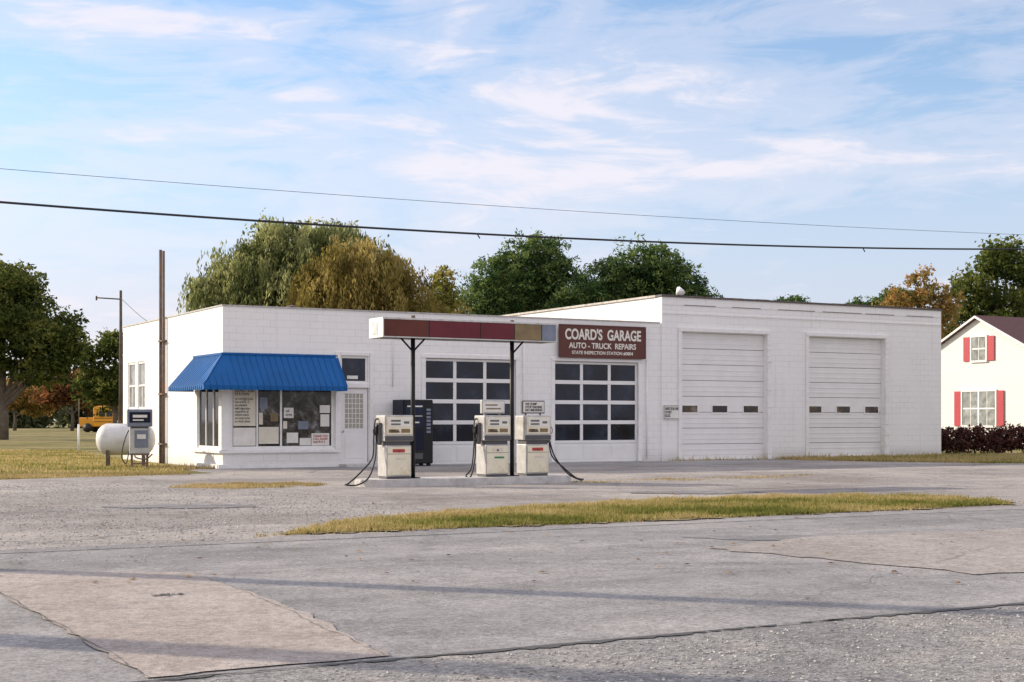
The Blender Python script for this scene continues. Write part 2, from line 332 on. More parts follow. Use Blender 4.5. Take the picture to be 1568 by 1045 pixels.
def blades(name,poly,N,h0,h1,mat,w=0.012,z=0.0,clump=0.6,tb=0.0,toner=None):
    poly=np.array(poly); lo=poly.min(0); hi=poly.max(0)
    P=rng.uniform(lo,hi,(int(N*1.0),2)); P=P[inpoly(P,poly)]
    f=np.sin(P[:,0]*2.1+np.sin(P[:,1]*1.7)*2)+np.sin(P[:,1]*2.9+P[:,0]*1.3+np.sin(P[:,0]*3.1))
    P=P[rng.uniform(-2,2,len(P))<f+2*(1-clump)+0.4]
    n=len(P); f=np.sin(P[:,0]*1.1+np.sin(P[:,1]*0.9)*2)+np.sin(P[:,1]*1.9+P[:,0]*.7)
    h=rng.uniform(h0,h1,n)*(0.7+0.3*rng.random(n))*(1+0.35*np.sin(P[:,0]*5.3+np.sin(P[:,1]*4.7)*2)); an=rng.uniform(0,2*np.pi,n); ww=w*rng.uniform(.6,1.5,n)
    d=np.stack([np.cos(an)*ww,np.sin(an)*ww,np.zeros(n)],1); base=np.stack([P[:,0],P[:,1],np.full(n,z)],1)
    tip=base+np.stack([rng.normal(0,.35,n)*h,rng.normal(0,.35,n)*h,h],1)
    V=np.stack([base-d,base+d,tip],1).reshape(-1,3)
    tone=np.clip(0.54+0.17*f+rng.normal(0,.2,n)+tb,0,1)
    if toner is not None: tone=np.clip(tone+toner(P),0,1)
    return arrmesh(name,V,3,mat,tone)
SP=LW(strip)
def loc_n(P): return -(P[:,0]-A0[0])*SA+(P[:,1]-A0[1])*CA
def loc_t(P): return (P[:,0]-A0[0])*CA+(P[:,1]-A0[1])*SA
blades('grass_strip',SP,260000,0.03,0.09,L_grass,0.010,0.012,0.7,-0.03,toner=lambda P: np.where(loc_t(P)<-3.2,0.3,0)+np.where(loc_n(P)>-20.6,0.28,0)-0.34*np.exp(-((loc_n(P)+22.6)/0.8)**2))
def grow(poly,s):
    c=np.mean(np.array(poly),0); return [tuple(c+(np.array(p)-c)*s) for p in poly]
blades('grass_strip_fringe',grow(SP,1.07),50000,0.015,0.05,L_dry,0.009,0.006,1.25)
blades('lawn_grass',[(-34,36),(-10.6,36.5),(-8.6,37.6),(-9.4,41),(-14.5,52),(-20,66),(-36,66)],130000,0.04,0.10,L_grass,0.024,0.0,0.6,0.05)
blades('lawn_edge_grass',[(-15,31.4),(-11.9,33.6),(-8.2,36.6),(-8.6,38.2),(-11,37.6),(-15.5,35)],36000,0.03,0.08,L_dry,0.014,0.0,0.8)
blades('roadside_weeds',LW(rg[:6]+[(34,-0.05)]),70000,0.05,0.16,L_grass,0.02,0.0,0.6,0.12)
blades('dry_grass_tufts',LW([(-4.6,-10.6),(-3.6,-9.6),(-1.9,-9.9),(-1.0,-10.6),(-1.8,-11.6),(-3.6,-11.8)]),16000,0.02,0.07,L_dry,0.012,0.004,1.2)
blades('dry_grass_tufts.001',LW([(3.8,-12.2),(3.6,-13.4),(9.5,-12.9),(12,-11.6),(9,-11.7)]),12000,0.015,0.045,L_dry,0.012,0.004,1.3)
blades('wall_base_weeds',LW([(15.4,-0.28),(15.4,-0.02),(28.1,-0.02),(28.1,-0.45),(20,-0.4)]),14000,0.05,0.24,L_grass,0.014,0.0,0.9,0.2)
blades('apron_weeds',LW([(-1.3,-0.5),(-0.3,-0.3),(-0.3,-0.1),(-1.3,0.9),(-1.6,0.6)]),2500,0.05,0.2,L_dry,0.012,0.0,0.6)
def stones(name,poly,N,s0,s1,mat,z,pw=2.5,flat=1.0):
    poly=np.array(poly); P=rng.uniform(poly.min(0),poly.max(0),(N,2)); P=P[inpoly(P,poly)]
    f=np.sin(P[:,0]*1.3+np.sin(P[:,1]*1.1)*2)+np.sin(P[:,1]*2.3+P[:,0]*.9); P=P[rng.uniform(-2,2,len(P))<f+0.8]
    n=len(P); s=s0+(s1-s0)*rng.random(n)**pw; an=rng.uniform(0,6.28,n)
    dirs=[]
    for k in range(4):
        a=an+k*np.pi/2+rng.normal(0,.25,n); r=s*rng.uniform(.7,1.2,n); dirs.append(np.stack([np.cos(a)*r,np.sin(a)*r,s*0.15*np.ones(n)],1))
    top=np.stack([rng.normal(0,.2,n)*s,rng.normal(0,.2,n)*s,s*rng.uniform(.5,.9,n)*flat],1)
    c=np.stack([P[:,0],P[:,1],np.full(n,z)],1); tris=[]
    for k in range(4): tris.append(np.stack([c+dirs[k],c+dirs[(k+1)%4],c+top],1))
    V=np.stack(tris,1).reshape(-1,3); tone=np.repeat(rng.random(n),4)
    return arrmesh(name,V,3,mat,tone)
def stonemat():
    m,t=newmat('gravel_stone'); a=t.n('ShaderNodeAttribute',attribute_name='tone')
    c=t.ramp((a,2),[(0.0,(0.18,0.175,0.17)),(0.5,(0.38,0.365,0.35)),(1.0,(0.62,0.58,0.52))]); finish(t,c,0.9); return m
m_stone=stonemat()
stones('shoulder_gravel',LW([(-12,-36.5),(-12,-32.3),(4,-32.3),(4,-36.5)]),80000,0.005,0.017,m_stone,0.006)
stones('lot_gravel',[(-13,31),(-6,32),(-1,22),(-3,17),(-3.6,14.2),(-6,14),(-9,20)],55000,0.006,0.022,m_stone,0.004)
stones('road_loose_gravel',LW([(-14,-32.2),(-14,-23.6),(6,-23.6),(6,-32.2)]),12000,0.004,0.012,m_stone,0.012)
stones('fallen_leaves',[(-12,12),(10,12),(16,38),(-10,37)],1200,0.015,0.04,L_fall,0.02,1.0,0.5)
stones('road_debris',blob(-2.7,11.3,0.16,0.06),24,0.02,0.04,m_crack,0.018,1.0,0.5)
# ------------------------------------------------------------ GARAGE
G=empty('garage_building',(A0[0],A0[1],0),ROT)
HL,HT=4.65,5.55; TS=15.23; TE=28.2; D=11.2
opsL=[(0.25,3.42,0.55,2.42),(3.62,4.53,0.06,2.34),(3.62,4.50,2.5,3.3),(6.42,9.6,0.02,3.30),(11.05,14.3,0.02,3.30)]
wallface(G,'office_front_wall','x',0,TS,0,HL,opsL,m_block,0.22)
opsT=[(16.0,19.72,0.02,4.38),(21.6,25.28,0.02,4.38)]
wallface(G,'bay_front_wall','x',TS,TE,0,HT,opsT,m_block,0.35,-0.06)
wallface(G,'office_side_wall','y',0,D,0,HL,[(0.28,2.45,0.55,2.42),(8.3,9.25,1.75,3.38),(9.55,10.5,1.75,3.38)],m_block,0.2)
wallface(G,'bay_left_wall','y',-0.06,D,0,HT,[],m_block,0.2,TS)
wallface(G,'bay_right_wall','y',-0.06,D,0,HT,[],m_block,-0.2,TE)
wallface(G,'rear_wall','x',0,TS,0,HL,[],m_block,-0.2,D); wallface(G,'bay_rear_wall','x',TS,TE,0,HT,[],m_block,-0.2,D)
box(G,'office_roof',0.2,TS-0.01,0.22,D-0.2,HL-0.35,HL-0.3,m_roof)
box(G,'bay_roof',TS+0.2,TE-0.2,0.3,D-0.2,HT-0.35,HT-0.3,m_roof)
boxes(G,'parapet_inner',[(0.004,TS-0.004,0.004,0.2,HL-0.6,HL-0.004),(0.004,0.2,0.21,D-0.01,HL-0.6,HL-0.004),(0.21,TS-0.01,D-0.2,D-0.004,HL-0.6,HL-0.004),(TS+0.004,TE-0.004,-0.056,0.2,HT-0.6,HT-0.004),(TS+0.004,TS+0.2,0.21,D-0.01,HT-0.6,HT-0.004),(TE-0.2,TE-0.004,0.21,D-0.01,HT-0.6,HT-0.004)],m_block)
boxes(G,'office_coping',[(-0.03,TS-0.05,-0.03,0.24,HL,HL+0.04),(-0.03,0.24,0.25,D,HL,HL+0.04)],m_capl)
cop=[]
x=TS-0.04
while x<TE:
    x2=min(x+random.uniform(.55,.62),TE+0.04); cop.append((x,x2-0.012,-0.11,0.24,HT,HT+0.06+random.uniform(0,.015))); x=x2
boxes(G,'bay_coping_tiles',cop,m_cap,0.008)
boxes(G,'bay_coping_rake',[(TS-0.06,TS+0.24,0.25,D,HT,HT+0.07)],m_stain)
boxes(G,'bay_parapet_band',[(TS+0.02,TE-0.02,-0.085,-0.062,4.98,5.03),(TS+0.02,TE-0.02,-0.078,-0.062,5.28,5.31)],m_white)
boxes(G,'bay_parapet_tar_line',[(TS+0.9+k*2.05,TS+0.9+k*2.05+random.uniform(1.2,1.9),-0.088,-0.079,5.285,5.305) for k in range(6)],m_cap)
tr=[]
for a,b in ((16.0,19.72),(21.6,25.28)):
    tr+=[(a-0.11,a+0.02,-0.13,-0.065,0.02,4.40),(a-0.11,b+0.16,-0.14,-0.065,4.405,4.53)]
    z=0.02
    while z<4.40:
        z2=min(z+0.2,4.40); o_=random.uniform(-.02,.02); tr.append((b-0.02+o_*0.5,b+0.16+o_,-0.15-random.uniform(0,.03),-0.065,z,z2-0.004)); z=z2
boxes(G,'bay_door_trim',tr,m_white,0.006)
def mat_reflect_glass():
    m,t=newmat('door_window_glass'); g=t.n('ShaderNodeNewGeometry'); n=t.n('ShaderNodeTexNoise',{'Vector':g,'Scale':2.2,'Detail':3.0})
    c=t.ramp(n,[(0.42,(0.012,0.011,0.011)),(0.56,(0.08,0.045,0.014)),(0.72,(0.28,0.23,0.2))]); finish(t,c,0.08); return m  # brownish reflection painted into the glass colour, no lamp behind
m_reflect_glass=mat_reflect_glass()
def secdoor(nm,a,b,y,H,wins):
    n=8; L=[]; ph=H/n
    for i in range(n):
        z0=0.02+i*ph; L.append((a,b,y,y+0.05,z0+0.008,z0+ph-0.006))
    boxes(G,nm+'_panels',L,m_doorw,0.006)
    R=[]
    for i in range(n):
        z0=0.02+i*ph
        for f in (0.3,0.62): R.append((a+0.02,b-0.02,y-0.010,y-0.002,z0+ph*f,z0+ph*f+0.05))
    boxes(G,nm+'_ribs',[r for r in R if not (1.5<r[4]<2.0)],m_doorw,0.004)
    fr=[];gl=[]
    for (c) in wins:
        fr+= [(c-0.37,c+0.37,y-0.02,y-0.003,1.88,1.93),(c-0.37,c+0.37,y-0.02,y-0.003,1.60,1.65),(c-0.37,c-0.32,y-0.02,y-0.003,1.652,1.878),(c+0.32,c+0.37,y-0.02,y-0.003,1.652,1.878)]
        gl.append((c-0.32,c+0.32,y-0.012,y-0.003,1.652,1.878))
    boxes(G,nm+'_window_frames',fr,m_white,0.004); boxes(G,nm+'_window_glass',gl,m_reflect_glass)
    boxes(G,nm+'_bottom_seal',[(a,b,y-0.006,y+0.05,0.0,0.026)],m_rubber)
secdoor('bay_door_left',16.0,19.72,0.10,4.36,(16.5,17.78,19.14))
secdoor('bay_door_right',21.6,25.28,0.10,4.36,(22.05,23.42,24.8))
def glassdoor(nm,a,b,y,H):
    rows=5; ph=H/rows; w=(b-a)/3; fr=[];gl=[];pan=[]
    for i in range(rows):
        z0=0.02+i*ph
        if i==0:
            fr.append((a,b,y,y+0.045,z0+0.004,z0+ph-0.05))
            for k in range(3): pan.append((a+k*w+0.07,a+(k+1)*w-0.07,y-0.012,y-0.002,z0+0.09,z0+ph-0.12))
            fr.append((a,b,y-0.004,y+0.045,z0+ph-0.044,z0+ph+0.05)); continue
        fr.append((a,b,y-0.004,y+0.045,z0+ph-0.075,z0+ph+(0.05 if i<rows-1 else -0.002)))
        zb=z0+0.054; zt=z0+ph-0.079
        for k in range(4):
            xc=a+k*w; hw=0.055
            x0=max(a,xc-hw); x1=min(b,xc+hw)
            fr.append((x0,x1,y,y+0.045,zb,zt))
        for k in range(3):
            gl.append((a+k*w+0.04,a+(k+1)*w-0.04,y+0.02+random.uniform(0,.006),y+0.032,zb-0.01,zt+0.01))
    boxes(G,nm+'_frame',fr,m_doorw,0.004); boxes(G,nm+'_glass',gl,m_glass); boxes(G,nm+'_lower_panels',pan,m_doorw,0.005)
    boxes(G,nm+'_bottom_seal',[(a,b,y-0.006,y+0.05,0.0,0.022)],m_rubber)
glassdoor('glazed_door_left',6.42,9.6,0.09,3.27); glassdoor('glazed_door_right',11.05,14.3,0.09,3.27)
boxes(G,'glazed_door_trim',[(6.28,6.42,-0.035,0.05,0.02,3.3),(9.6,9.74,-0.035,0.05,0.02,3.3),(6.28,9.74,-0.045,0.03,3.303,3.42),(10.92,11.05,-0.035,0.05,0.02,3.3),(14.3,14.44,-0.035,0.05,0.02,3.3),(10.92,14.44,-0.045,0.03,3.303,3.40)],m_white,0.006)
tubes(G,'conduit',[([(9.88,-0.05,0.1),(9.88,-0.05,4.55)],0.03),([(14.62,-0.05,0.1),(14.62,-0.05,3.4)],0.025),([(5.3,-0.04,2.4),(5.3,-0.04,3.9),(6.2,-0.04,3.95)],0.018)],m_white)
fy=0.04
boxes(G,'shop_window_frame',[(0.25,3.42,fy,fy+0.07,0.55,0.63),(0.25,3.42,fy,fy+0.07,2.33,2.42),(0.25,0.31,fy,fy+0.07,0.632,2.328),(3.34,3.42,fy,fy+0.07,0.632,2.328),(1.02,1.07,fy,fy+0.07,0.632,2.328),(1.74,1.80,fy,fy+0.07,0.632,2.328)],m_white,0.006)
box(G,'shop_window_glass',0.31,3.34,fy+0.03,fy+0.045,0.63,2.33,m_glass2)
boxes(G,'side_window_frame',[(fy,fy+0.07,0.28,2.45,0.55,0.63),(fy,fy+0.07,0.28,2.45,2.33,2.42),(fy,fy+0.07,0.28,0.34,0.632,2.328),(fy,fy+0.07,2.38,2.45,0.632,2.328),(fy,fy+0.07,0.98,1.04,0.632,2.328),(fy,fy+0.07,1.68,1.74,0.632,2.328)],m_white,0.006)
box(G,'side_window_glass',fy+0.03,fy+0.045,0.34,2.38,0.63,2.33,m_glass)
rw=[];rgl=[]
for a,b in ((8.3,9.25),(9.55,10.5)):
    rw+=[(0.03,0.1,a,b,1.75,1.83),(0.03,0.1,a,b,3.3,3.38),(0.03,0.1,a,a+0.07,1.832,3.298),(0.03,0.1,b-0.07,b,1.832,3.298),(0.03,0.1,a+0.072,b-0.072,2.53,2.59),(0.04,0.09,(a+b)/2-0.02,(a+b)/2+0.02,1.832,2.528)]
    rgl.append((0.07,0.08,a+0.05,b-0.05,1.8,3.33))
m_curt=M('curtained_glass',(0.34,0.36,0.35),0.1,var=0.5,scale=3)
boxes(G,'rear_side_window_frame',rw,m_white,0.005); boxes(G,'rear_side_window_glass',rgl,m_curt)
boxes(G,'window_sill_trim',[(-0.10,3.55,-0.10,-0.003,0.44,0.52),(-0.10,-0.003,0.0,2.75,0.44,0.52),(-0.14,4.9,-0.16,-0.003,0.0,0.12),(-0.16,-0.003,0.0,2.9,0.0,0.12),(-0.05,0.2,-0.05,-0.003,0.53,2.6),(-0.05,-0.003,0.0,0.24,0.53,2.6),(3.44,3.6,-0.05,-0.003,0.53,3.42),(4.55,4.66,-0.05,-0.003,0.13,3.42),(3.61,4.54,-0.045,-0.003,3.32,3.42),(3.61,4.54,-0.035,-0.003,2.36,2.48)],m_white,0.006)
boxes(G,'entry_door_leaf',[(3.64,4.51,0.06,0.10,0.08,1.14),(3.64,4.51,0.06,0.10,2.18,2.33),(3.64,3.78,0.06,0.10,1.143,2.177),(4.37,4.51,0.06,0.10,1.143,2.177),(3.78,4.37,0.045,0.057,0.25,0.95)],m_doorw,0.004)
box(G,'entry_door_glass',3.78,4.37,0.08,0.09,1.14,2.18,M('lace_curtain_glass',(0.44,0.42,0.35),0.3,var=0.45,scale=25))
lat=[(3.78+0.59*k/5-0.009,3.78+0.59*k/5+0.009,0.062,0.079,1.143,2.177) for k in range(1,5)]+[(3.785,4.365,0.064,0.078,1.14+1.04*k/7-0.008,1.14+1.04*k/7+0.008) for k in range(1,7)]
boxes(G,'entry_door_lattice',lat,m_white)
tubes(G,'entry_door_knob',[([(3.71,0.06,1.05),(3.71,0.02,1.05)],[0.02,0.035])],m_pumps)
box(G,'transom_glass',3.62,4.50,0.08,0.09,2.5,3.3,m_glass)
boxes(G,'transom_frame',[(3.62,4.5,0.05,0.11,2.5,2.56),(3.62,4.5,0.05,0.11,3.24,3.3),(3.62,3.68,0.05,0.11,2.562,3.238),(4.44,4.5,0.05,0.11,2.562,3.238)],m_white)
box(G,'transom_notice',3.85,4.2,0.066,0.076,2.62,2.72,m_paper)
box(G,'door_step',3.5,4.7,-0.75,-0.17,0.0,0.09,m_concrete,0.01)
def poster(x0,x1,z0,z1,mat,lines,ink,nm='poster'):
    y=fy+0.018; box(G,nm,x0,x1,y,y+0.008,z0,z1,mat)
    if lines: text(G,nm+'_lettering',lines,x0+0.05,x1-0.05,z0+0.06,z1-0.05,y-0.005,ink)
poster(0.33,1.0,1.22,2.31,m_paper2,'',m_ink,'inspection_notice')
text(G,'inspection_notice_heading','INSPECTION\nSTATION',0.38,0.95,2.10,2.27,fy+0.013,m_ink,0.01)
text(G,'inspection_notice_text','cars and light trucks\nmon to fri 8 - 5\nsee attendant\nvalid registration\nrequired for all\nvehicles trailers\nand motorcycles\nno checks please',0.38,0.92,1.3,2.04,fy+0.013,m_disp)
poster(0.33,1.0,0.65,1.17,m_paper,'',m_ink,'blank_panel')
poster(1.09,1.7,0.7,1.19,m_paper2,'',m_inkr,'service_notice')
poster(1.86,2.16,1.45,1.75,m_paper,'oil\ntires',m_ink,'oil_notice'); poster(1.95,2.3,0.72,1.02,m_paper,'',m_ink,'parts_notice')
poster(2.35,2.7,0.65,0.86,m_paper,'',m_ink,'small_notice'); poster(2.72,3.28,0.64,1.0,m_paper,'THANK YOU\nCALL AGAIN\nopen 8 to 5',m_inkr,'thanks_notice')
poster(2.98,3.3,1.6,1.83,m_paper,'',m_ink,'hours_notice'); poster(3.0,3.28,1.2,1.56,m_paper,'',m_ink,'closed_notice')
poster(1.12,1.36,1.72,2.05,m_grey,'',m_ink,'faded_notice'); poster(1.45,1.68,1.35,1.6,m_tan,'',m_ink,'calendar'); poster(2.3,2.62,1.12,1.36,m_grey,'',m_ink,'parts_calendar'); poster(1.84,1.96,1.14,1.36,m_paper2,'',m_ink,'permit'); poster(1.1,1.22,1.26,1.6,m_paper2,'',m_ink,'licence')
# awning
zt,zb=3.27,2.37;p=0.8;tR=3.5;nL=2.72
V=[(0,0,zt),(tR,0,zt),(tR,-p,zb),(-p,-p,zb),(0,nL,zt),(-p,nL,zb),(tR,-p,zb-0.13),(-p,-p,zb-0.13),(-p,nL,zb-0.13),(tR,0,zb-0.13),(0,nL,zb-0.13)]
V=[(a-0.02 if a<0.01 and a>-0.01 else a,b-0.02 if abs(b)<0.01 else b,c) for a,b,c in V]
pyd('awning_canopy',V,[(0,1,2,3),(0,3,5,4),(3,2,6,7),(5,3,7,8),(1,9,6,2),(4,5,8,10)],m_blue,G)
rib=[]
k=0.2
while k<tR:
    rib.append(([(k,-0.02,zt+0.004),(k,-p,zb+0.012),(k,-p-0.008,zb-0.12)],0.009)); k+=0.19
k=-0.6
while k<0:
    f=-k/p; rib.append(([(k,-p*f,zt+(zb-zt)*f+0.006),(k,-p,zb+0.012),(k,-p-0.008,zb-0.12)],0.009)); k+=0.19
k=-0.6
while k<nL:
    f=max(0,-k/p); rib.append(([(-p*f-0.02*(f==0),k,zt+(zb-zt)*f+0.006),(-p,k,zb+0.012),(-p-0.008,k,zb-0.12)],0.009)); k+=0.19
rib.append(([(-0.02,-0.02,zt+0.01),(-p,-p,zb+0.01)],0.02)); rib.append(([(tR,-0.02,zt),(tR,-p,zb)],0.016))
tubes(G,'awning_ribs',rib,m_blue,6)
boxes(G,'awning_head_flashing',[(-0.03,tR,-0.05,-0.003,zt-0.01,zt+0.05),(-0.05,-0.003,-0.0,nL,zt-0.01,zt+0.05)],m_blue)
tubes(G,'vent_pipe_pair',[([(-0.09,5.75,0),(-0.09,5.75,6.8)],0.045),([(-0.11,6.02,0),(-0.11,6.02,6.86)],0.05)],m_rust,10)
boxes(G,'vent_pipe_straps',[(-0.17,-0.003,5.66,6.12,z,z+0.05) for z in (0.6,2.2,3.9)],m_rust)
tubes(G,'roof_vent',[([(3.4,3.5,4.3),(3.4,3.5,4.95)],0.16),([(3.4,3.5,4.95),(3.4,3.5,5.05)],[0.26,0.05])],m_rust,12)
tubes(G,'roof_lamp',[([(15.9,0.05,5.6),(15.9,-0.1,5.78)],0.03),([(15.9,-0.08,5.88),(15.9,-0.14,5.78),(15.9,-0.2,5.66)],[0.06,0.12,0.17])],m_white,12)
S=empty('garage_sign',(*W(11.14,-0.14),3.42),ROT)
box(S,'board',0,3.38,0,0.05,0,1.07,m_signb,0.01)
boxes(S,'border',[(0,3.38,-0.012,-0.002,1.04,1.07),(0,3.38,-0.012,-0.002,0,0.03),(0,0.03,-0.012,-0.002,0.032,1.038),(3.35,3.38,-0.012,-0.002,0.032,1.038)],m_signb)
boxes(S,'brackets',[(0.3,0.36,0.052,0.12,0.1,0.95),(3.0,3.06,0.052,0.12,0.1,0.95)],m_black)
text(S,'lettering_top',"COARD'S  GARAGE",0.22,3.18,0.58,0.95,-0.005,m_letter,0.03)
text(S,'lettering_middle',"AUTO - TRUCK  REPAIRS",0.36,2.98,0.30,0.49,-0.005,m_letter,0.022)
text(S,'lettering_bottom',"STATE INSPECTION STATION #0804",0.48,2.86,0.10,0.22,-0.005,m_letter,0.02)
N=empty('inspection_lane_sign',(*W(15.27,-0.1),1.4),ROT)
box(N,'board',0,0.68,0,0.02,0,0.5,m_paper,0.005)
boxes(N,'border',[(0.02,0.66,-0.006,-0.001,0.46,0.475),(0.02,0.66,-0.006,-0.001,0.025,0.04),(0.02,0.033,-0.006,-0.001,0.042,0.458),(0.647,0.66,-0.006,-0.001,0.042,0.458)],m_ink)
text(N,'lettering','INSPECTION LANE\nDO NOT\nBLOCK',0.07,0.61,0.09,0.42,-0.004,m_ink,0.01)
Vm=empty('vending_machine',(*W(5.25,-0.95),0),ROT)
box(Vm,'cabinet',0,0.98,0.06,0.82,0.08,2.0,m_navy,0.02); box(Vm,'door',0.02,0.96,0,0.055,0.1,1.98,m_black,0.015)
box(Vm,'lit_panel',0.06,0.66,-0.012,-0.002,1.15,1.9,m_vend,0.004); box(Vm,'product_panel',0.06,0.66,-0.012,-0.002,0.5,1.1,m_navy,0.004)
boxes(Vm,'buttons',[(0.74,0.88,-0.014,-0.002,1.0+0.11*i,1.07+0.11*i) for i in range(7)],m_grey,0.003)
boxes(Vm,'delivery_slot',[(0.1,0.62,-0.016,-0.002,0.22,0.4)],m_pumpd,0.004)
boxes(Vm,'header_lines',[(0.1,0.6,-0.02,-0.013,1.78,1.82),(0.1,0.5,-0.02,-0.013,1.3,1.34),(0.1,0.6,-0.02,-0.013,1.5,1.52)],m_paper)
boxes(Vm,'feet',[(0.05,0.15,0.1,0.2,0,0.08),(0.83,0.93,0.1,0.2,0,0.08),(0.05,0.15,0.6,0.7,0,0.08),(0.83,0.93,0.6,0.7,0,0.08)],m_black)
# ------------------------------------------------------------ FUEL ISLAND + CANOPY
IO=(-2.11,30.6)
def IW(t,n): return (IO[0]+t*CA-n*SA, IO[1]+t*SA+n*CA)
I=empty('pump_island',(*IO,0),ROT)
pl=[]
for k in range(13):
    a=math.pi/2+math.pi*k/12; pl.append((-0.75+0.55*math.cos(a),0.55*math.sin(a)))
for k in range(13):
    a=-math.pi/2+math.pi*k/12; pl.append((3.3+0.55*math.cos(a),0.55*math.sin(a)))
bm=bmesh.new(); f=bm.faces.new([bm.verts.new((x,y,0)) for x,y in pl]); r=bmesh.ops.extrude_face_region(bm,geom=[f])
for v in r['geom']:
    if isinstance(v,bmesh.types.BMVert): v.co.z=0.155
te=[e for e in bm.edges if all(v.co.z>0.1 for v in e.verts)]
bmesh.ops.bevel(bm,geom=te,offset=0.025,segments=2,affect='EDGES'); bmesh.ops.recalc_face_normals(bm,faces=bm.faces)
me=bpy.data.meshes.new('kerb'); bm.to_mesh(me); bm.free(); obj('kerb',me,I,m_concrete)
C=empty('canopy_sign',(*IO,0),ROT)
x0,x1,y0,y1,z0,z1=-0.85,3.38,-0.35,0.35,3.12,3.54
tubes(C,'posts',[([(0,0,0.155),(0,0,z0+0.05)],0.048),([(2.42,0,0.155),(2.42,0,z0+0.05)],0.048)],m_black,12)
boxes(C,'post_base_plates',[(-0.12,0.12,-0.12,0.12,0.157,0.175),(2.3,2.54,-0.12,0.12,0.157,0.175)],m_black)
box(C,'core',x0+0.02,x1-0.02,y0+0.03,y1-0.03,z0+0.02,z1-0.02,m_pumpd)
cols=[(x0+0.03,0.2,m_brownp),(0.225,1.43,m_maroon),(1.455,2.28,m_maroon),(2.305,2.97,m_tan),(2.995,x1-0.03,m_grey)]
for i,(a,b,mm) in enumerate(cols):
    box(C,'front_panel_%d'%i,a,b,y0+0.008,y0+0.028,z0+0.03,z1-0.045,mm,0.004); box(C,'rear_panel_%d'%i,a,b,y1-0.028,y1-0.008,z0+0.03,z1-0.045,mm,0.004)
m_alu=M('aluminium_edge',(0.62,0.62,0.6),0.4,0.2,var=0.2,dirt=((0.3,0.2,0.12),0.6))
boxes(C,'edge_frame',[(x0,x1,y0,y0+0.028,z1-0.04,z1),(x0,x1,y1-0.028,y1,z1-0.04,z1),(x0,x1,y0,y0+0.028,z0,z0+0.025),(x0,x1,y1-0.028,y1,z0,z0+0.025),(x1-0.028,x1,y0+0.03,y1-0.03,z0,z1)],m_alu,0.004)
box(C,'end_panel',x0-0.012,x0+0.018,y0,y1,z0+0.002,z1-0.002,m_white,0.004)
boxes(C,'end_panel_stain',[(x0-0.018,x0-0.013,-0.1,0.16,z0+0.06,z1-0.1)],m_alu)
tubes(C,'post_caps',[([(0,0,z1-0.03),(0,0,z1+0.08)],0.05),([(2.42,0,z1-0.03),(2.42,0,z1+0.06)],0.05)],m_rust,10)
tubes(C,'brackets',[([(0,0,2.85),(0.28,0,z0+0.01)],0.02),([(0,0,2.85),(-0.28,0,z0+0.01)],0.02),([(2.42,0,2.85),(2.7,0,z0+0.01)],0.02)],m_black)
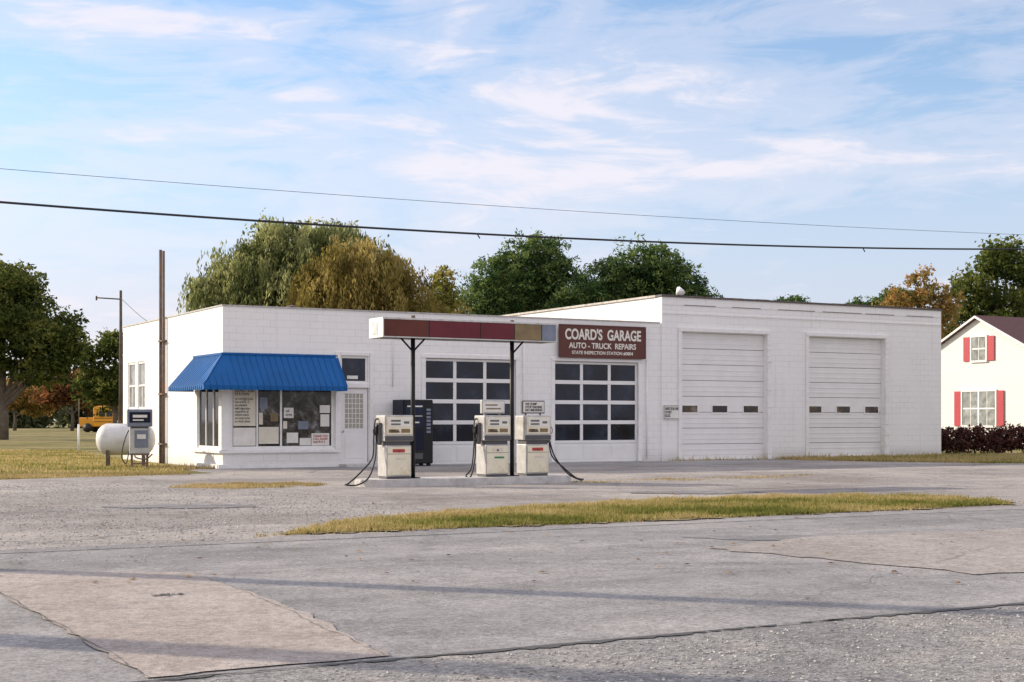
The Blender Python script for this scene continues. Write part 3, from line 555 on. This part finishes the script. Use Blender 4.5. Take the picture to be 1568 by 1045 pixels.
def pump(t,n,topper=None,hose=-1,stk=(m_red,m_green),ztop=0.157,nm='fuel_pump'):
    P=empty(nm,(*IW(t,n),ztop),ROT)
    box(P,'plinth',-0.27,0.27,-0.2,0.2,0,0.05,m_pumpd)
    box(P,'lower_cabinet',-0.29,0.29,-0.22,0.22,0.05,0.70,m_pumps,0.015)
    box(P,'lower_front_panel',-0.265,0.265,-0.236,-0.222,0.08,0.67,m_pumpw,0.006)
    boxes(P,'panel_seam',[(-0.265,0.265,-0.240,-0.2365,0.52,0.528),(-0.02,0.02,-0.252,-0.2365,0.56,0.6)],m_pumpd)
    boxes(P,'panel_sticker',[(-0.15,0.13,-0.2395,-0.2365,0.555,0.625)],stk[0]); boxes(P,'panel_sticker_lower',[(-0.08,0.16,-0.2395,-0.2365,0.40,0.44)],stk[1])
    box(P,'waist',-0.27,0.27,-0.19,0.19,0.70,0.79,m_pumpd)
    box(P,'head',-0.33,0.33,-0.24,0.24,0.79,1.34,m_pumps,0.03,3)
    box(P,'dial_face',-0.30,0.30,-0.256,-0.242,0.93,1.30,m_pumpw,0.008)
    box(P,'dial_window',-0.26,0.26,-0.2605,-0.2565,1.10,1.27,m_paper)
    boxes(P,'displays',[(-0.20,0.02,-0.2655,-0.261,1.20,1.24),(-0.20,0.02,-0.2655,-0.261,1.13,1.165),(0.10,0.22,-0.2655,-0.261,1.16,1.21)],m_disp)
    boxes(P,'dial_labels',[(-0.25,-0.02,-0.26,-0.2565,0.97,1.04),(0.04,0.24,-0.26,-0.2565,0.97,1.05)],m_tan)
    text(P,'dial_lettering','PRICE\nGALLONS',-0.2,0.0,0.975,1.035,-0.265,m_ink)
    boxes(P,'head_lower_trim',[(-0.33,0.33,-0.25,-0.241,0.80,0.90)],m_pumpd,0.003)
    s=hose
    boxes(P,'nozzle_boot',[(min(s*0.335,s*0.40),max(s*0.335,s*0.40),-0.09,0.07,0.72,1.18)],m_pumpd,0.01)
    tubes(P,'nozzle',[(spline([(s*0.42,-0.01,0.78),(s*0.43,-0.01,0.95),(s*0.42,-0.02,1.08),(s*0.40,-0.04,1.14)],5),[0.018]*5+[0.03]*11),(spline([(s*0.42,-0.02,0.92),(s*0.49,-0.02,0.95),(s*0.49,-0.02,1.05),(s*0.43,-0.02,1.09)],4),0.008)],m_black)
    g=-0.13
    hp=[(s*0.31,0.1,1.26),(s*0.40,0.1,1.22),(s*0.45,0.06,0.9),(s*0.50,0.02,0.45),(s*0.78,-0.05,0.16),(s*1.08,-0.10,g+0.06),(s*1.2,-0.2,g+0.03),(s*1.0,-0.36,g+0.03),(s*0.72,-0.3,0.05),(s*0.50,-0.12,0.42),(s*0.43,-0.01,0.78)]
    if topper=='plain': hp=[(s*0.31,0.1,1.26),(s*0.40,0.1,1.2),(s*0.44,0.04,0.7),(s*0.55,-0.05,0.2),(s*0.72,-0.12,0.03),(s*0.62,-0.16,0.02),(s*0.47,-0.06,0.4),(s*0.43,-0.01,0.78)]
    tubes(P,'hose',[(spline(hp,8),0.017)],m_rubber,8)
    if topper:
        boxes(P,'topper_posts',[(-0.2,-0.17,-0.02,0.02,1.34,1.40),(0.17,0.2,-0.02,0.02,1.34,1.40)],m_pumpd)
        box(P,'topper_sign',-0.29,0.29,-0.035,0.035,1.38,1.67,m_pumpd if topper=='sign' else m_pumps,0.01)
        box(P,'topper_face',-0.265,0.265,-0.045,-0.037,1.405,1.645,m_paper)
        if topper=='sign': text(P,'topper_lettering','WE PUMP\nSTOP ENGINE\nNO SMOKING',-0.22,0.22,1.43,1.62,-0.049,m_ink,0.012)
        else: boxes(P,'topper_label',[(-0.18,0.18,-0.048,-0.0455,1.47,1.5),(-0.2,0.1,-0.048,-0.0455,1.55,1.58)],m_tan)
    return P
pump(-0.43,0.0,None,-1,(m_red,m_paper2))
pump(1.93,0.0,'plain',-1,(m_paper2,m_green))
pump(2.95,0.0,'sign',1,(m_red,m_paper2))
# ------------------------------------------------------------ kerosene tank and side pump
T=empty('fuel_tank',(-11.45,42.6,0),math.radians(12))
prof=[(-0.86,0.0),(-0.84,0.16),(-0.78,0.30),(-0.68,0.41),(-0.55,0.47),(0.55,0.47),(0.68,0.41),(0.78,0.30),(0.84,0.16),(0.86,0.0)]
tubes(T,'tank_shell',[([(x,0,0.82) for x,_ in prof],[max(r,0.002) for _,r in prof])],m_tank,28)
boxes(T,'tank_legs',[(-0.55,-0.47,-0.36,-0.28,0,0.5),(-0.55,-0.47,0.28,0.36,0,0.5),(0.47,0.55,-0.36,-0.28,0,0.5),(0.47,0.55,0.28,0.36,0,0.5),(-0.54,-0.48,-0.27,0.27,0.3,0.36),(0.48,0.54,-0.27,0.27,0.3,0.36)],m_rust)
tubes(T,'filler_cap',[([(-0.2,0,1.27),(-0.2,0,1.38)],0.05),([(0.15,0,1.27),(0.15,0,1.5),(0.22,0,1.55)],0.022)],m_rust,10)
tubes(T,'feed_pipe',[(spline([(0.3,-0.3,0.45),(0.3,-0.5,0.3),(0.6,-0.9,0.25),(0.8,-1.0,0.4)],6),0.02)],m_rust)
K=empty('kerosene_pump',(-10.72,41.35,0),ROT*0.6)
boxes(K,'stand',[(-0.24,-0.19,-0.17,-0.12,0,0.42),(0.19,0.24,-0.17,-0.12,0,0.42),(-0.24,-0.19,0.12,0.17,0,0.42),(0.19,0.24,0.12,0.17,0,0.42),(-0.27,0.27,-0.2,0.2,0.38,0.43),(-0.24,0.24,-0.16,-0.13,0.12,0.16)],m_rust)
box(K,'cabinet',-0.28,0.28,-0.2,0.2,0.43,1.15,m_pumps,0.015); box(K,'front_panel',-0.15,0.23,-0.216,-0.202,0.6,1.1,m_grey,0.005)
box(K,'head',-0.35,0.35,-0.24,0.24,1.2,1.7,m_grey,0.03); box(K,'neck',-0.25,0.25,-0.18,0.18,1.15,1.2,m_pumpd)
box(K,'dial',-0.29,0.29,-0.256,-0.242,1.32,1.62,m_navy,0.006); boxes(K,'dial_readout',[(-0.2,0.2,-0.262,-0.257,1.46,1.54),(-0.2,0.1,-0.262,-0.257,1.37,1.41)],m_paper)
tubes(K,'hose',[(spline([(-0.3,0,1.1),(-0.42,-0.05,0.8),(-0.5,-0.1,0.35),(-0.38,-0.15,0.15),(-0.3,-0.1,0.5)],8),0.016)],m_rubber)
boxes(K,'label',[(-0.08,0.16,-0.222,-0.217,0.85,0.98)],m_paper)
B=empty('marker_post',(-19.0,63,0)); tubes(B,'post',[([(0,0,0),(0,0,1.2)],0.05)],m_white); tubes(B,'rod',[([(0,0,1.2),(0.02,0,2.3)],0.02)],m_rust)
# ------------------------------------------------------------ house
H=empty('white_house',(25.77,70.9,0),ROT)
def mat_siding():
    m,t=newmat('clapboard_siding'); tc=t.n('ShaderNodeTexCoord'); s=t.n('ShaderNodeSeparateXYZ',{0:(tc,3)})
    a=t.n('ShaderNodeMath',{0:(s,2),1:7.0},operation='MULTIPLY'); fr=t.n('ShaderNodeMath',{0:a},operation='FRACT')
    c=t.ramp(fr,[(0.0,(0.5,0.5,0.52)),(0.12,(0.84,0.84,0.83)),(1.0,(0.86,0.86,0.85))]); finish(t,c,0.6,0,fr,0.8,0.02); return m
m_sid=mat_siding(); m_shingle=M('shingle_brown',(0.15,0.075,0.07),0.9,var=0.35,scale=8,bstr=0.4); m_shut=M('shutter_red',(0.45,0.03,0.05),0.5)
gw,gl_,ez,pz=7.2,9.5,4.8,6.62
pyd('walls',[(0,0,0),(0,gw,0),(0,gw,ez),(0,gw/2,pz),(0,0,ez),(gl_,0,0),(gl_,gw,0),(gl_,gw,ez),(gl_,gw/2,pz),(gl_,0,ez)],[(0,1,2,3,4),(5,6,7,8,9),(0,5,9,4),(1,6,7,2)],m_sid,H)
sl=(pz-ez)/(gw/2)
def slab(nm,s,th,mat,a0,a1):
    e=0.35; yc=gw/2
    ye=-e if s<0 else gw+e; ze=ez-sl*e
    pyd(nm,[(a0,yc,pz+0.02),(a1,yc,pz+0.02),(a1,ye,ze+0.02),(a0,ye,ze+0.02),(a0,yc,pz+th),(a1,yc,pz+th),(a1,ye,ze+th),(a0,ye,ze+th)],[(0,1,2,3),(4,5,6,7),(0,1,5,4),(1,2,6,5),(2,3,7,6),(3,0,4,7)],mat,H)
slab('roof_front',-1,0.16,m_shingle,-0.2,gl_+0.3); slab('roof_rear',1,0.16,m_shingle,-0.2,gl_+0.3)
slab('rake_board_front',-1,0.13,m_white,-0.26,-0.205); slab('rake_board_rear',1,0.13,m_white,-0.26,-0.205)
def hwin(yc,w,z0,z1,n,i):
    x=-0.03
    fr=[(x-0.05,x,yc-w/2-0.08,yc+w/2+0.08,z1,z1+0.1),(x-0.07,x,yc-w/2-0.08,yc+w/2+0.08,z0-0.1,z0),(x-0.05,x,yc-w/2-0.08,yc-w/2,z0+.002,z1-.002),(x-0.05,x,yc+w/2,yc+w/2+0.08,z0+.002,z1-.002)]
    for k in range(1,n): yy=yc-w/2+w*k/n; fr.append((x-0.04,x,yy-0.05,yy+0.05,z0+.002,z1-.002))
    for k in range(n):
        ya=yc-w/2+w*k/n; ym=ya+w/n/2
        fr.append((x-0.03,x-0.004,ya+0.052,ya+w/n-0.052,(z0+z1)/2-0.035,(z0+z1)/2+0.035)); fr.append((x-0.025,x-0.006,ym-0.015,ym+0.015,z0+.002,(z0+z1)/2-0.037)); fr.append((x-0.025,x-0.006,ym-0.015,ym+0.015,(z0+z1)/2+0.037,z1-.002))
    boxes(H,'window_frame_%d'%i,fr,m_white); box(H,'window_glass_%d'%i,x-0.02,x-0.008,yc-w/2,yc+w/2,z0,z1,m_curt)
    boxes(H,'shutters_%d'%i,[(x-0.04,x,yc-w/2-0.55,yc-w/2-0.1,z0-0.03,z1+0.03),(x-0.04,x,yc+w/2+0.1,yc+w/2+0.55,z0-0.03,z1+0.03)],m_shut,0.006)
hwin(3.5,0.95,4.45,5.65,1,0); hwin(3.5,2.2,1.1,2.85,2,1)
box(H,'foundation',-0.02,gl_+0.02,-0.02,gw+0.02,0,0.35,m_concrete)
# ------------------------------------------------------------ school bus
m_bus=M('bus_yellow',(0.80,0.36,0.02),0.4,var=0.08)
Bs=empty('school_bus',(-48.6,162,0),math.radians(-6))
box(Bs,'body',1.9,11,-1.2,1.2,0.6,2.95,m_bus,0.18,3); box(Bs,'hood',0.1,1.95,-0.95,0.95,0.6,1.65,m_bus,0.15,3)
boxes(Bs,'windows',[(2.6+0.85*i,3.3+0.85*i,-1.225,-1.203,1.75,2.4) for i in range(9)],m_glass); box(Bs,'windshield',1.86,1.93,-1.0,1.0,1.7,2.5,m_glass)
boxes(Bs,'rub_rails',[(2.0,10.9,-1.235,-1.203,1.15,1.2),(2.0,10.9,-1.235,-1.203,1.55,1.6)],m_black); box(Bs,'grille',0.03,0.1,-0.7,0.7,0.7,1.4,m_pumpd); box(Bs,'bumper',-0.1,0.05,-1.1,1.1,0.45,0.65,m_black)
tubes(Bs,'wheels',[([(x,y,0.5),(x,y+0.3,0.5)],0.5) for x in (1.2,8.6) for y in (-1.22,0.92)],m_rubber,18)
tubes(Bs,'mirror',[([(1.2,-1.0,1.5),(0.9,-1.3,2.1)],0.04),([(0.9,-1.3,1.9),(0.9,-1.3,2.3)],0.12)],m_black)
# ------------------------------------------------------------ poles and wires
def pole(x,y,h,nm='utility_pole',arm=True,r=0.16):
    P=empty(nm,(x,y,0),ROT)
    tubes(P,'shaft',[([(0,0,0),(0,0,h)],[r,r*0.7])],m_wood,12)
    if arm:
        box(P,'crossarm',-0.06,0.06,-1.1,1.1,h-0.7,h-0.58,m_wood,0.01)
        tubes(P,'insulators',[([(0,y_,h-0.58),(0,y_,h-0.4)],[0.05,0.03]) for y_ in (-1,-0.4,0.4,1)],m_grey)
    return P
pole(*W(-30,-5.0),8.6); pole(*W(58,-5.0),9.0)
pole(-16.2,13.6,10.5,r=0.20); pole(-14.5,16.6,9.0,arm=False,r=0.20); pole(-12.5,12.2,8.0,arm=False,r=0.17)
Pf=empty('service_pole',(-17.7,65,0)); tubes(Pf,'shaft',[([(0,0,0),(0,0,7.25)],[0.10,0.06])],m_wood); tubes(Pf,'arm',[([(0,0,6.85),(-1.1,0,6.92)],0.03),([(-1.1,0,6.8),(-1.1,0,7.0)],0.04)],m_wood)
tubes(Pf,'service_drop',[(spline([(0,0,6.9),(2.5,-6,5.6),(5,-13,4.7)],8),0.012)],m_wire)
def wire(nm,f,r,n=-5.0):
    e=empty(nm,(0,0,0)); pts=[(*W(t,n),f(t)) for t in np.linspace(-30,58,80)]
    tubes(e,'cable',[(pts,r)],m_wire,6); return e
w1=wire('overhead_cable',lambda t:6.42+0.001*(t+3)**2,0.028)
w2=wire('overhead_wire',lambda t:7.21+0.00053*(t+6.9)**2,0.006)
tubes(w1,'cable_clips',[([(*W(t,-5.0),6.44+0.001*(t+3)**2),(*W(t+0.1,-5.0),6.30+0.001*(t+3)**2)],0.018) for t in (5.55,19.6)],m_wire,6)
# ------------------------------------------------------------ trees
def unit(n):
    u=rng.normal(size=(n,3)); return u/np.linalg.norm(u,axis=1)[:,None]
def crown(lobes,per,cl,core,split=6,fill=0.85):
    """lobes -> irregular sub-lobes -> leaf clumps (each lit/dark clump has its own tone)"""
    C_=[];T_=[]
    for (x,y,z,rx,ry,rz) in lobes:
        R=np.array([rx,ry,rz]); c0=np.array([x,y,z])
        k=max(3,int(split*(rx*rz)/4+3)); u=unit(k); sub=c0+u*R*rng.uniform(.45,.82,(k,1)); sr=R*rng.uniform(.30,.5,(k,1))
        sub=np.concatenate([sub,[c0]]); sr=np.concatenate([sr,[R*fill]])
        for s,r in zip(sub,sr):
            area=4.2*(r[0]*r[1]+r[1]*r[2]+r[0]*r[2]); nc=max(5,int(area*0.55/(cl*cl)))
            u=unit(nc); far_=np.where(rng.random((nc,1))<0.12,rng.uniform(1.15,1.4,(nc,1)),rng.uniform(.72,1.12,(nc,1))); c=s+u*r*far_
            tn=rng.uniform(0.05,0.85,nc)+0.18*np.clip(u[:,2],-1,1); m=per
            cs=cl*rng.uniform(.35,1.15,nc)
            P=c[:,None,:]+rng.normal(size=(nc,m,3))*cs[:,None,None]*np.array([.62,.62,.42])
            C_.append(P.reshape(-1,3)); T_.append(np.clip(np.repeat(tn,m)+rng.normal(0,.12,nc*m),0,1))
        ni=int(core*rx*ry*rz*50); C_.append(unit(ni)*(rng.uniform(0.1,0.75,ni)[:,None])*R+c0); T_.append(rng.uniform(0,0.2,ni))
    return np.concatenate(C_),np.concatenate(T_)
def leafquads(P,leaf,aspect,vert=0.0):
    n=len(P); a=unit(n)
    if vert>0: a=a*(1-vert)+np.array([0,0,-1.0])*vert; a/=np.linalg.norm(a,axis=1)[:,None]
    b=np.cross(a,rng.normal(size=(n,3))); b/=np.linalg.norm(b,axis=1)[:,None]
    s=leaf*rng.uniform(.55,1.35,n)[:,None]
    return np.stack([P-a*s,P+b*s*aspect,P+a*s,P-b*s*aspect],1).reshape(-1,3)
NL=0
def tree(nm,x,y,lobes,mat,leaf=0.15,per=20,cl=0.5,core=0.35,aspect=0.5,th=None,tr=0.3,willow=False,split=6,fill=0.85):
    global NL
    E=empty(nm,(x,y,0))
    P,Tn=crown(lobes,per,cl,core,split,fill)
    if willow:
        keep=rng.random(len(P))<0.6; P=P[keep];Tn=Tn[keep]*0.8
        P[:,2]-=rng.exponential(0.3,len(P))
        S_=[];TT=[]
        for (lx,ly,lz,rx,ry,rz) in lobes:
            nb=int(15*rx*rz/4)+5
            ub=unit(nb); ub[:,2]=np.abs(ub[:,2])*1.05-0.3
            for b in range(nb):
                bt=rng.uniform(.1,1.0); bl=rng.uniform(0.8,3.4); k=24
                u=ub[b]+rng.normal(0,.13,(k,3)); st=u*np.array([rx,ry,rz])*rng.uniform(.95,1.14)+np.array([lx,ly,lz])
                L=bl*rng.uniform(.4,1.3,k); m=18; f=np.linspace(0,1,m)
                px=st[:,0][:,None]+(u[:,0][:,None])*0.8*np.sqrt(f)[None]; py=st[:,1][:,None]+(u[:,1][:,None])*0.8*np.sqrt(f)[None]; pz_=st[:,2][:,None]+0.3*np.sin(f*3)[None]-f[None]**1.3*L[:,None]
                pts=np.stack([px,py,pz_],2)+rng.normal(0,.07,(k,m,3)); pts[:,:,2]=np.maximum(pts[:,:,2],0.8)
                S_.append(pts.reshape(-1,3)); tt=bt+rng.normal(0,.1,(k,1))-0.25*f[None]; TT.append(np.clip(tt+rng.normal(0,.08,(k,m)),0,1).ravel())
        S_=np.concatenate(S_);TT=np.concatenate(TT)
        V=np.concatenate([leafquads(P,leaf,aspect,0.4),leafquads(S_,leaf*1.05,0.25,0.68)]); Tn=np.concatenate([Tn,TT])
    else: V=leafquads(P,leaf,aspect)
    NL+=len(V)//4
    arrmesh('foliage',V,4,mat,Tn,E)
    zt=max(l[2] for l in lobes); zm=th or min(l[2] for l in lobes)*0.75
    L=[([(0,0,-0.1),(0.08,0.05,zm*0.5),(0.0,0,zm),(0.1,0,zt*0.95)],[tr*1.25,tr,tr*0.8,tr*0.3])]
    for l in lobes:
        z0_=zm*random.uniform(0.7,1.1); mid=((l[0])*0.5,l[1]*0.5,z0_+(l[2]-z0_)*0.35)
        L.append((spline([(0,0,z0_*0.85),mid,(l[0],l[1],l[2])],5),[tr*0.5*(1-i/11)+0.03 for i in range(11)]))
        for k in range(4):
            L.append(([(l[0],l[1],l[2]-0.3),(l[0]+random.uniform(-.8,.8)*l[3],l[1]+random.uniform(-.8,.8)*l[4],l[2]+random.uniform(-.2,.8)*l[5])],[tr*0.16,0.02]))
    tubes(E,'trunk_and_limbs',L,m_bark,8)
    return E
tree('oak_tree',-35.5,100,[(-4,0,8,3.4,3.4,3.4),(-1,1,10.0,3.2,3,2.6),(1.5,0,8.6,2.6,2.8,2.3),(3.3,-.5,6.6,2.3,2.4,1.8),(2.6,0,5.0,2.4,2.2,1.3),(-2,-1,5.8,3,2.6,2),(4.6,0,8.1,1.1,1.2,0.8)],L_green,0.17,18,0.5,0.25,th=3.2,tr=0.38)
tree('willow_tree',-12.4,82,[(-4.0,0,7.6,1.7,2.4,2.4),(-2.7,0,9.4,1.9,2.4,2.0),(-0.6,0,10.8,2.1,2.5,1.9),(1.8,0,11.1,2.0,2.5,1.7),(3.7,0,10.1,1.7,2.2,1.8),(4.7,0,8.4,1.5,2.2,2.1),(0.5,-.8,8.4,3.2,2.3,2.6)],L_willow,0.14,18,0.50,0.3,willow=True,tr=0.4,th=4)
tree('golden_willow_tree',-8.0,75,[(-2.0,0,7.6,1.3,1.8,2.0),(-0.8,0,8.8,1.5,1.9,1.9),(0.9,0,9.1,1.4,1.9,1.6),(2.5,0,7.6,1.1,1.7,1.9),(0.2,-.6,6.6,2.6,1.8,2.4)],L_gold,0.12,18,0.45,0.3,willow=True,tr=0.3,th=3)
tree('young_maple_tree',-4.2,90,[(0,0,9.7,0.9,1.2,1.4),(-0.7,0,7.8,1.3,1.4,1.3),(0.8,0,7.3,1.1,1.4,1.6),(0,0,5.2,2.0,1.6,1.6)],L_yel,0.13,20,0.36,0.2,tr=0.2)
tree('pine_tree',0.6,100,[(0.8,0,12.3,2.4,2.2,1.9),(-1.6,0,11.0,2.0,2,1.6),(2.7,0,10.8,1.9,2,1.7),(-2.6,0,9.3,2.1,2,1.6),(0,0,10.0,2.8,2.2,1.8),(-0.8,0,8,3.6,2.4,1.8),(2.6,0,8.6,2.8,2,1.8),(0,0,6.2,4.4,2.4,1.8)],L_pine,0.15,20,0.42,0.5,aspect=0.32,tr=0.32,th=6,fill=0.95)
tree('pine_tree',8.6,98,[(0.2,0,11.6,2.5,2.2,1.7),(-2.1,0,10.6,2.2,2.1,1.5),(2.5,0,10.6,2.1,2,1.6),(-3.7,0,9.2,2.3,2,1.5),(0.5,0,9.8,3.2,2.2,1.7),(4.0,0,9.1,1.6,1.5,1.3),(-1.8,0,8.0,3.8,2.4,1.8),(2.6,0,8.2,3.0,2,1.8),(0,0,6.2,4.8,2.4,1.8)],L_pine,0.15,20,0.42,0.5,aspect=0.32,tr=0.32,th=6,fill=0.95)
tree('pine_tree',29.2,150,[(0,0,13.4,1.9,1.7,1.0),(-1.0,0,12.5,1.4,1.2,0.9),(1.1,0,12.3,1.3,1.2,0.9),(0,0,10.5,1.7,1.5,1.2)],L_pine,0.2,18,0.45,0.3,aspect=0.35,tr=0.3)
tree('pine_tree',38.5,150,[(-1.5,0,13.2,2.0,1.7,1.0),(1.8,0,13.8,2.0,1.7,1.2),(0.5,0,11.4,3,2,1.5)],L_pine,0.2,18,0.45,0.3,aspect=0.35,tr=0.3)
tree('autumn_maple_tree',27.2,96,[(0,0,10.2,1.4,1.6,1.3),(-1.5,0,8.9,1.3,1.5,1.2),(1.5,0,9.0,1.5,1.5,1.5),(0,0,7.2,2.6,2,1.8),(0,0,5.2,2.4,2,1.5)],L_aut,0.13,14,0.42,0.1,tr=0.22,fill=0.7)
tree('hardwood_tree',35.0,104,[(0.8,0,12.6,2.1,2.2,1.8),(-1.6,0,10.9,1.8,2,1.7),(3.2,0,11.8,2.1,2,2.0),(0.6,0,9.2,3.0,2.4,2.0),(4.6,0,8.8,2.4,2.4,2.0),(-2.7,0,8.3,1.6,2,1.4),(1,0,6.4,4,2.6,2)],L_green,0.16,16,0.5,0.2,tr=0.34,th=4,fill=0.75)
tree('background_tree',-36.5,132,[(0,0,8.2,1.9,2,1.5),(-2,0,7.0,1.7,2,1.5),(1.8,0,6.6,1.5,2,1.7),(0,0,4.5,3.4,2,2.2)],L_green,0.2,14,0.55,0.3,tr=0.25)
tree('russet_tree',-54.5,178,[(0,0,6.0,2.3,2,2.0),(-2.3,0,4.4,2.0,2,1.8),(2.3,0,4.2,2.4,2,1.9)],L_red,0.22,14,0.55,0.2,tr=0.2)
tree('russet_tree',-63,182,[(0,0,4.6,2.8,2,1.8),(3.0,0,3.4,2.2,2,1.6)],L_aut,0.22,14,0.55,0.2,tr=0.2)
print('LEAVES',NL)
# hedge
lob=[]
for i in range(26):
    f=i/25; lob.append((16.6+f*13-20,57.6+f*2.2-58,0.55+random.uniform(-.05,.1),0.55,0.55,0.52))
E=empty('barberry_hedge',(20,58,0)); P,Tn=crown(lob,16,0.14,1.5,4); P=P[P[:,2]>0.02]; Tn=rng.uniform(0,1,len(P)); arrmesh('foliage',leafquads(P,0.06,0.5),4,L_hedge,Tn,E)
lim=[]
for l in lob:
    for k in range(3): lim.append(([(l[0],l[1],0),(l[0]+random.uniform(-.3,.3),l[1]+random.uniform(-.2,.2),0.8)],[0.02,0.008]))
tubes(E,'stems',lim,m_bark,5)
# distant treeline
def far(nm,x,xe,y,jy,s):
    lob=[]
    while x<xe:
        r=random.uniform(4,7)*s; h=random.uniform(4.0,6.5)*s; lob.append((x,y+random.uniform(-jy,jy)+abs(x)*0.05,h*0.62,r,3.0,h*0.72)); x+=r*random.uniform(.8,1.3)
    P,Tn=crown(lob,10,1.4,0.35,4); arrmesh(nm,leafquads(P,0.55,0.6),4,L_far,Tn)
far('distant_treeline',-200,200,240,12,1)
far('roadside_treeline',-80,80,-75,5,0.9)
# ------------------------------------------------------------ sky, sun
SAZ=math.radians(-71); SEL=math.radians(22)
w=bpy.data.worlds.new('World'); scene.world=w; w.use_nodes=True; t=NT(w.node_tree)
sky=t.n('ShaderNodeTexSky',sky_type='NISHITA'); sky.sun_disc=False; sky.sun_elevation=SEL; sky.sun_rotation=SAZ%(2*math.pi)
sky.air_density=1.0; sky.dust_density=0.5; sky.ozone_density=1.5
tc=t.n('ShaderNodeTexCoord'); sp=t.n('ShaderNodeSeparateXYZ',{0:(tc,0)})
skyc=t.mix(1.0,sky,(1.20,1.24,1.33),'MULTIPLY')
mp=t.n('ShaderNodeMapping',{'Vector':(tc,0),'Rotation':(0,math.radians(13),0),'Scale':(1.9,1.0,6.5),'Location':(0.35,0.3,0.55)})
c1=t.n('ShaderNodeTexNoise',{'Vector':mp,'Scale':1.7,'Detail':7.0,'Roughness':0.56,'Distortion':0.5})
mp2=t.n('ShaderNodeMapping',{'Vector':(tc,0),'Rotation':(0,math.radians(22),0),'Scale':(5,2,22)})
c2=t.n('ShaderNodeTexNoise',{'Vector':mp2,'Scale':2.0,'Detail':6.0,'Roughness':0.62,'Distortion':0.9})
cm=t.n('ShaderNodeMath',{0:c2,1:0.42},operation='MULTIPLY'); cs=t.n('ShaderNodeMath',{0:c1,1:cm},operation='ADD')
# extra cloud cover added behind the camera to brighten the shaded facade
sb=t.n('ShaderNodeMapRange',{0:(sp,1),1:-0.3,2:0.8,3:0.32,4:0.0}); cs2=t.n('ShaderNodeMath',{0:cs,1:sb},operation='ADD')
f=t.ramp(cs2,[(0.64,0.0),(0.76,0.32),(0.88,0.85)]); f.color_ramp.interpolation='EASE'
haze=t.n('ShaderNodeMapRange',{0:(sp,2),1:0.02,2:0.27,3:0.82,4:0.0}); haze.interpolation_type='SMOOTHSTEP'
hz=t.mix(haze,skyc,(4.3,4.4,5.5))
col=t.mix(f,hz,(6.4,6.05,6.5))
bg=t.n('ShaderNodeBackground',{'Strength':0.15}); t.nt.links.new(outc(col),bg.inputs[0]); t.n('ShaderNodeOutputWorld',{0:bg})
sl_=bpy.data.lights.new('sun','SUN'); sl_.energy=5.0; sl_.angle=math.radians(0.5); sl_.color=(1.0,0.87,0.69)
so=bpy.data.objects.new('sun',sl_); COL.objects.link(so)
d=Vector((math.sin(SAZ)*math.cos(SEL),math.cos(SAZ)*math.cos(SEL),math.sin(SEL))); so.rotation_euler=d.to_track_quat('Z','Y').to_euler(); so.location=(-30,20,30)
# ------------------------------------------------------------ camera
cam=bpy.data.cameras.new('camera'); co=bpy.data.objects.new('camera',cam); COL.objects.link(co); scene.camera=co
co.location=(0,0,1.4); co.rotation_euler=(math.radians(90),0,0); cam.sensor_width=36; cam.lens=36*2200/1568; cam.shift_y=120.5/1568; cam.clip_end=3000
scene.view_settings.view_transform='Standard'; scene.view_settings.look='None'; scene.view_settings.exposure=0
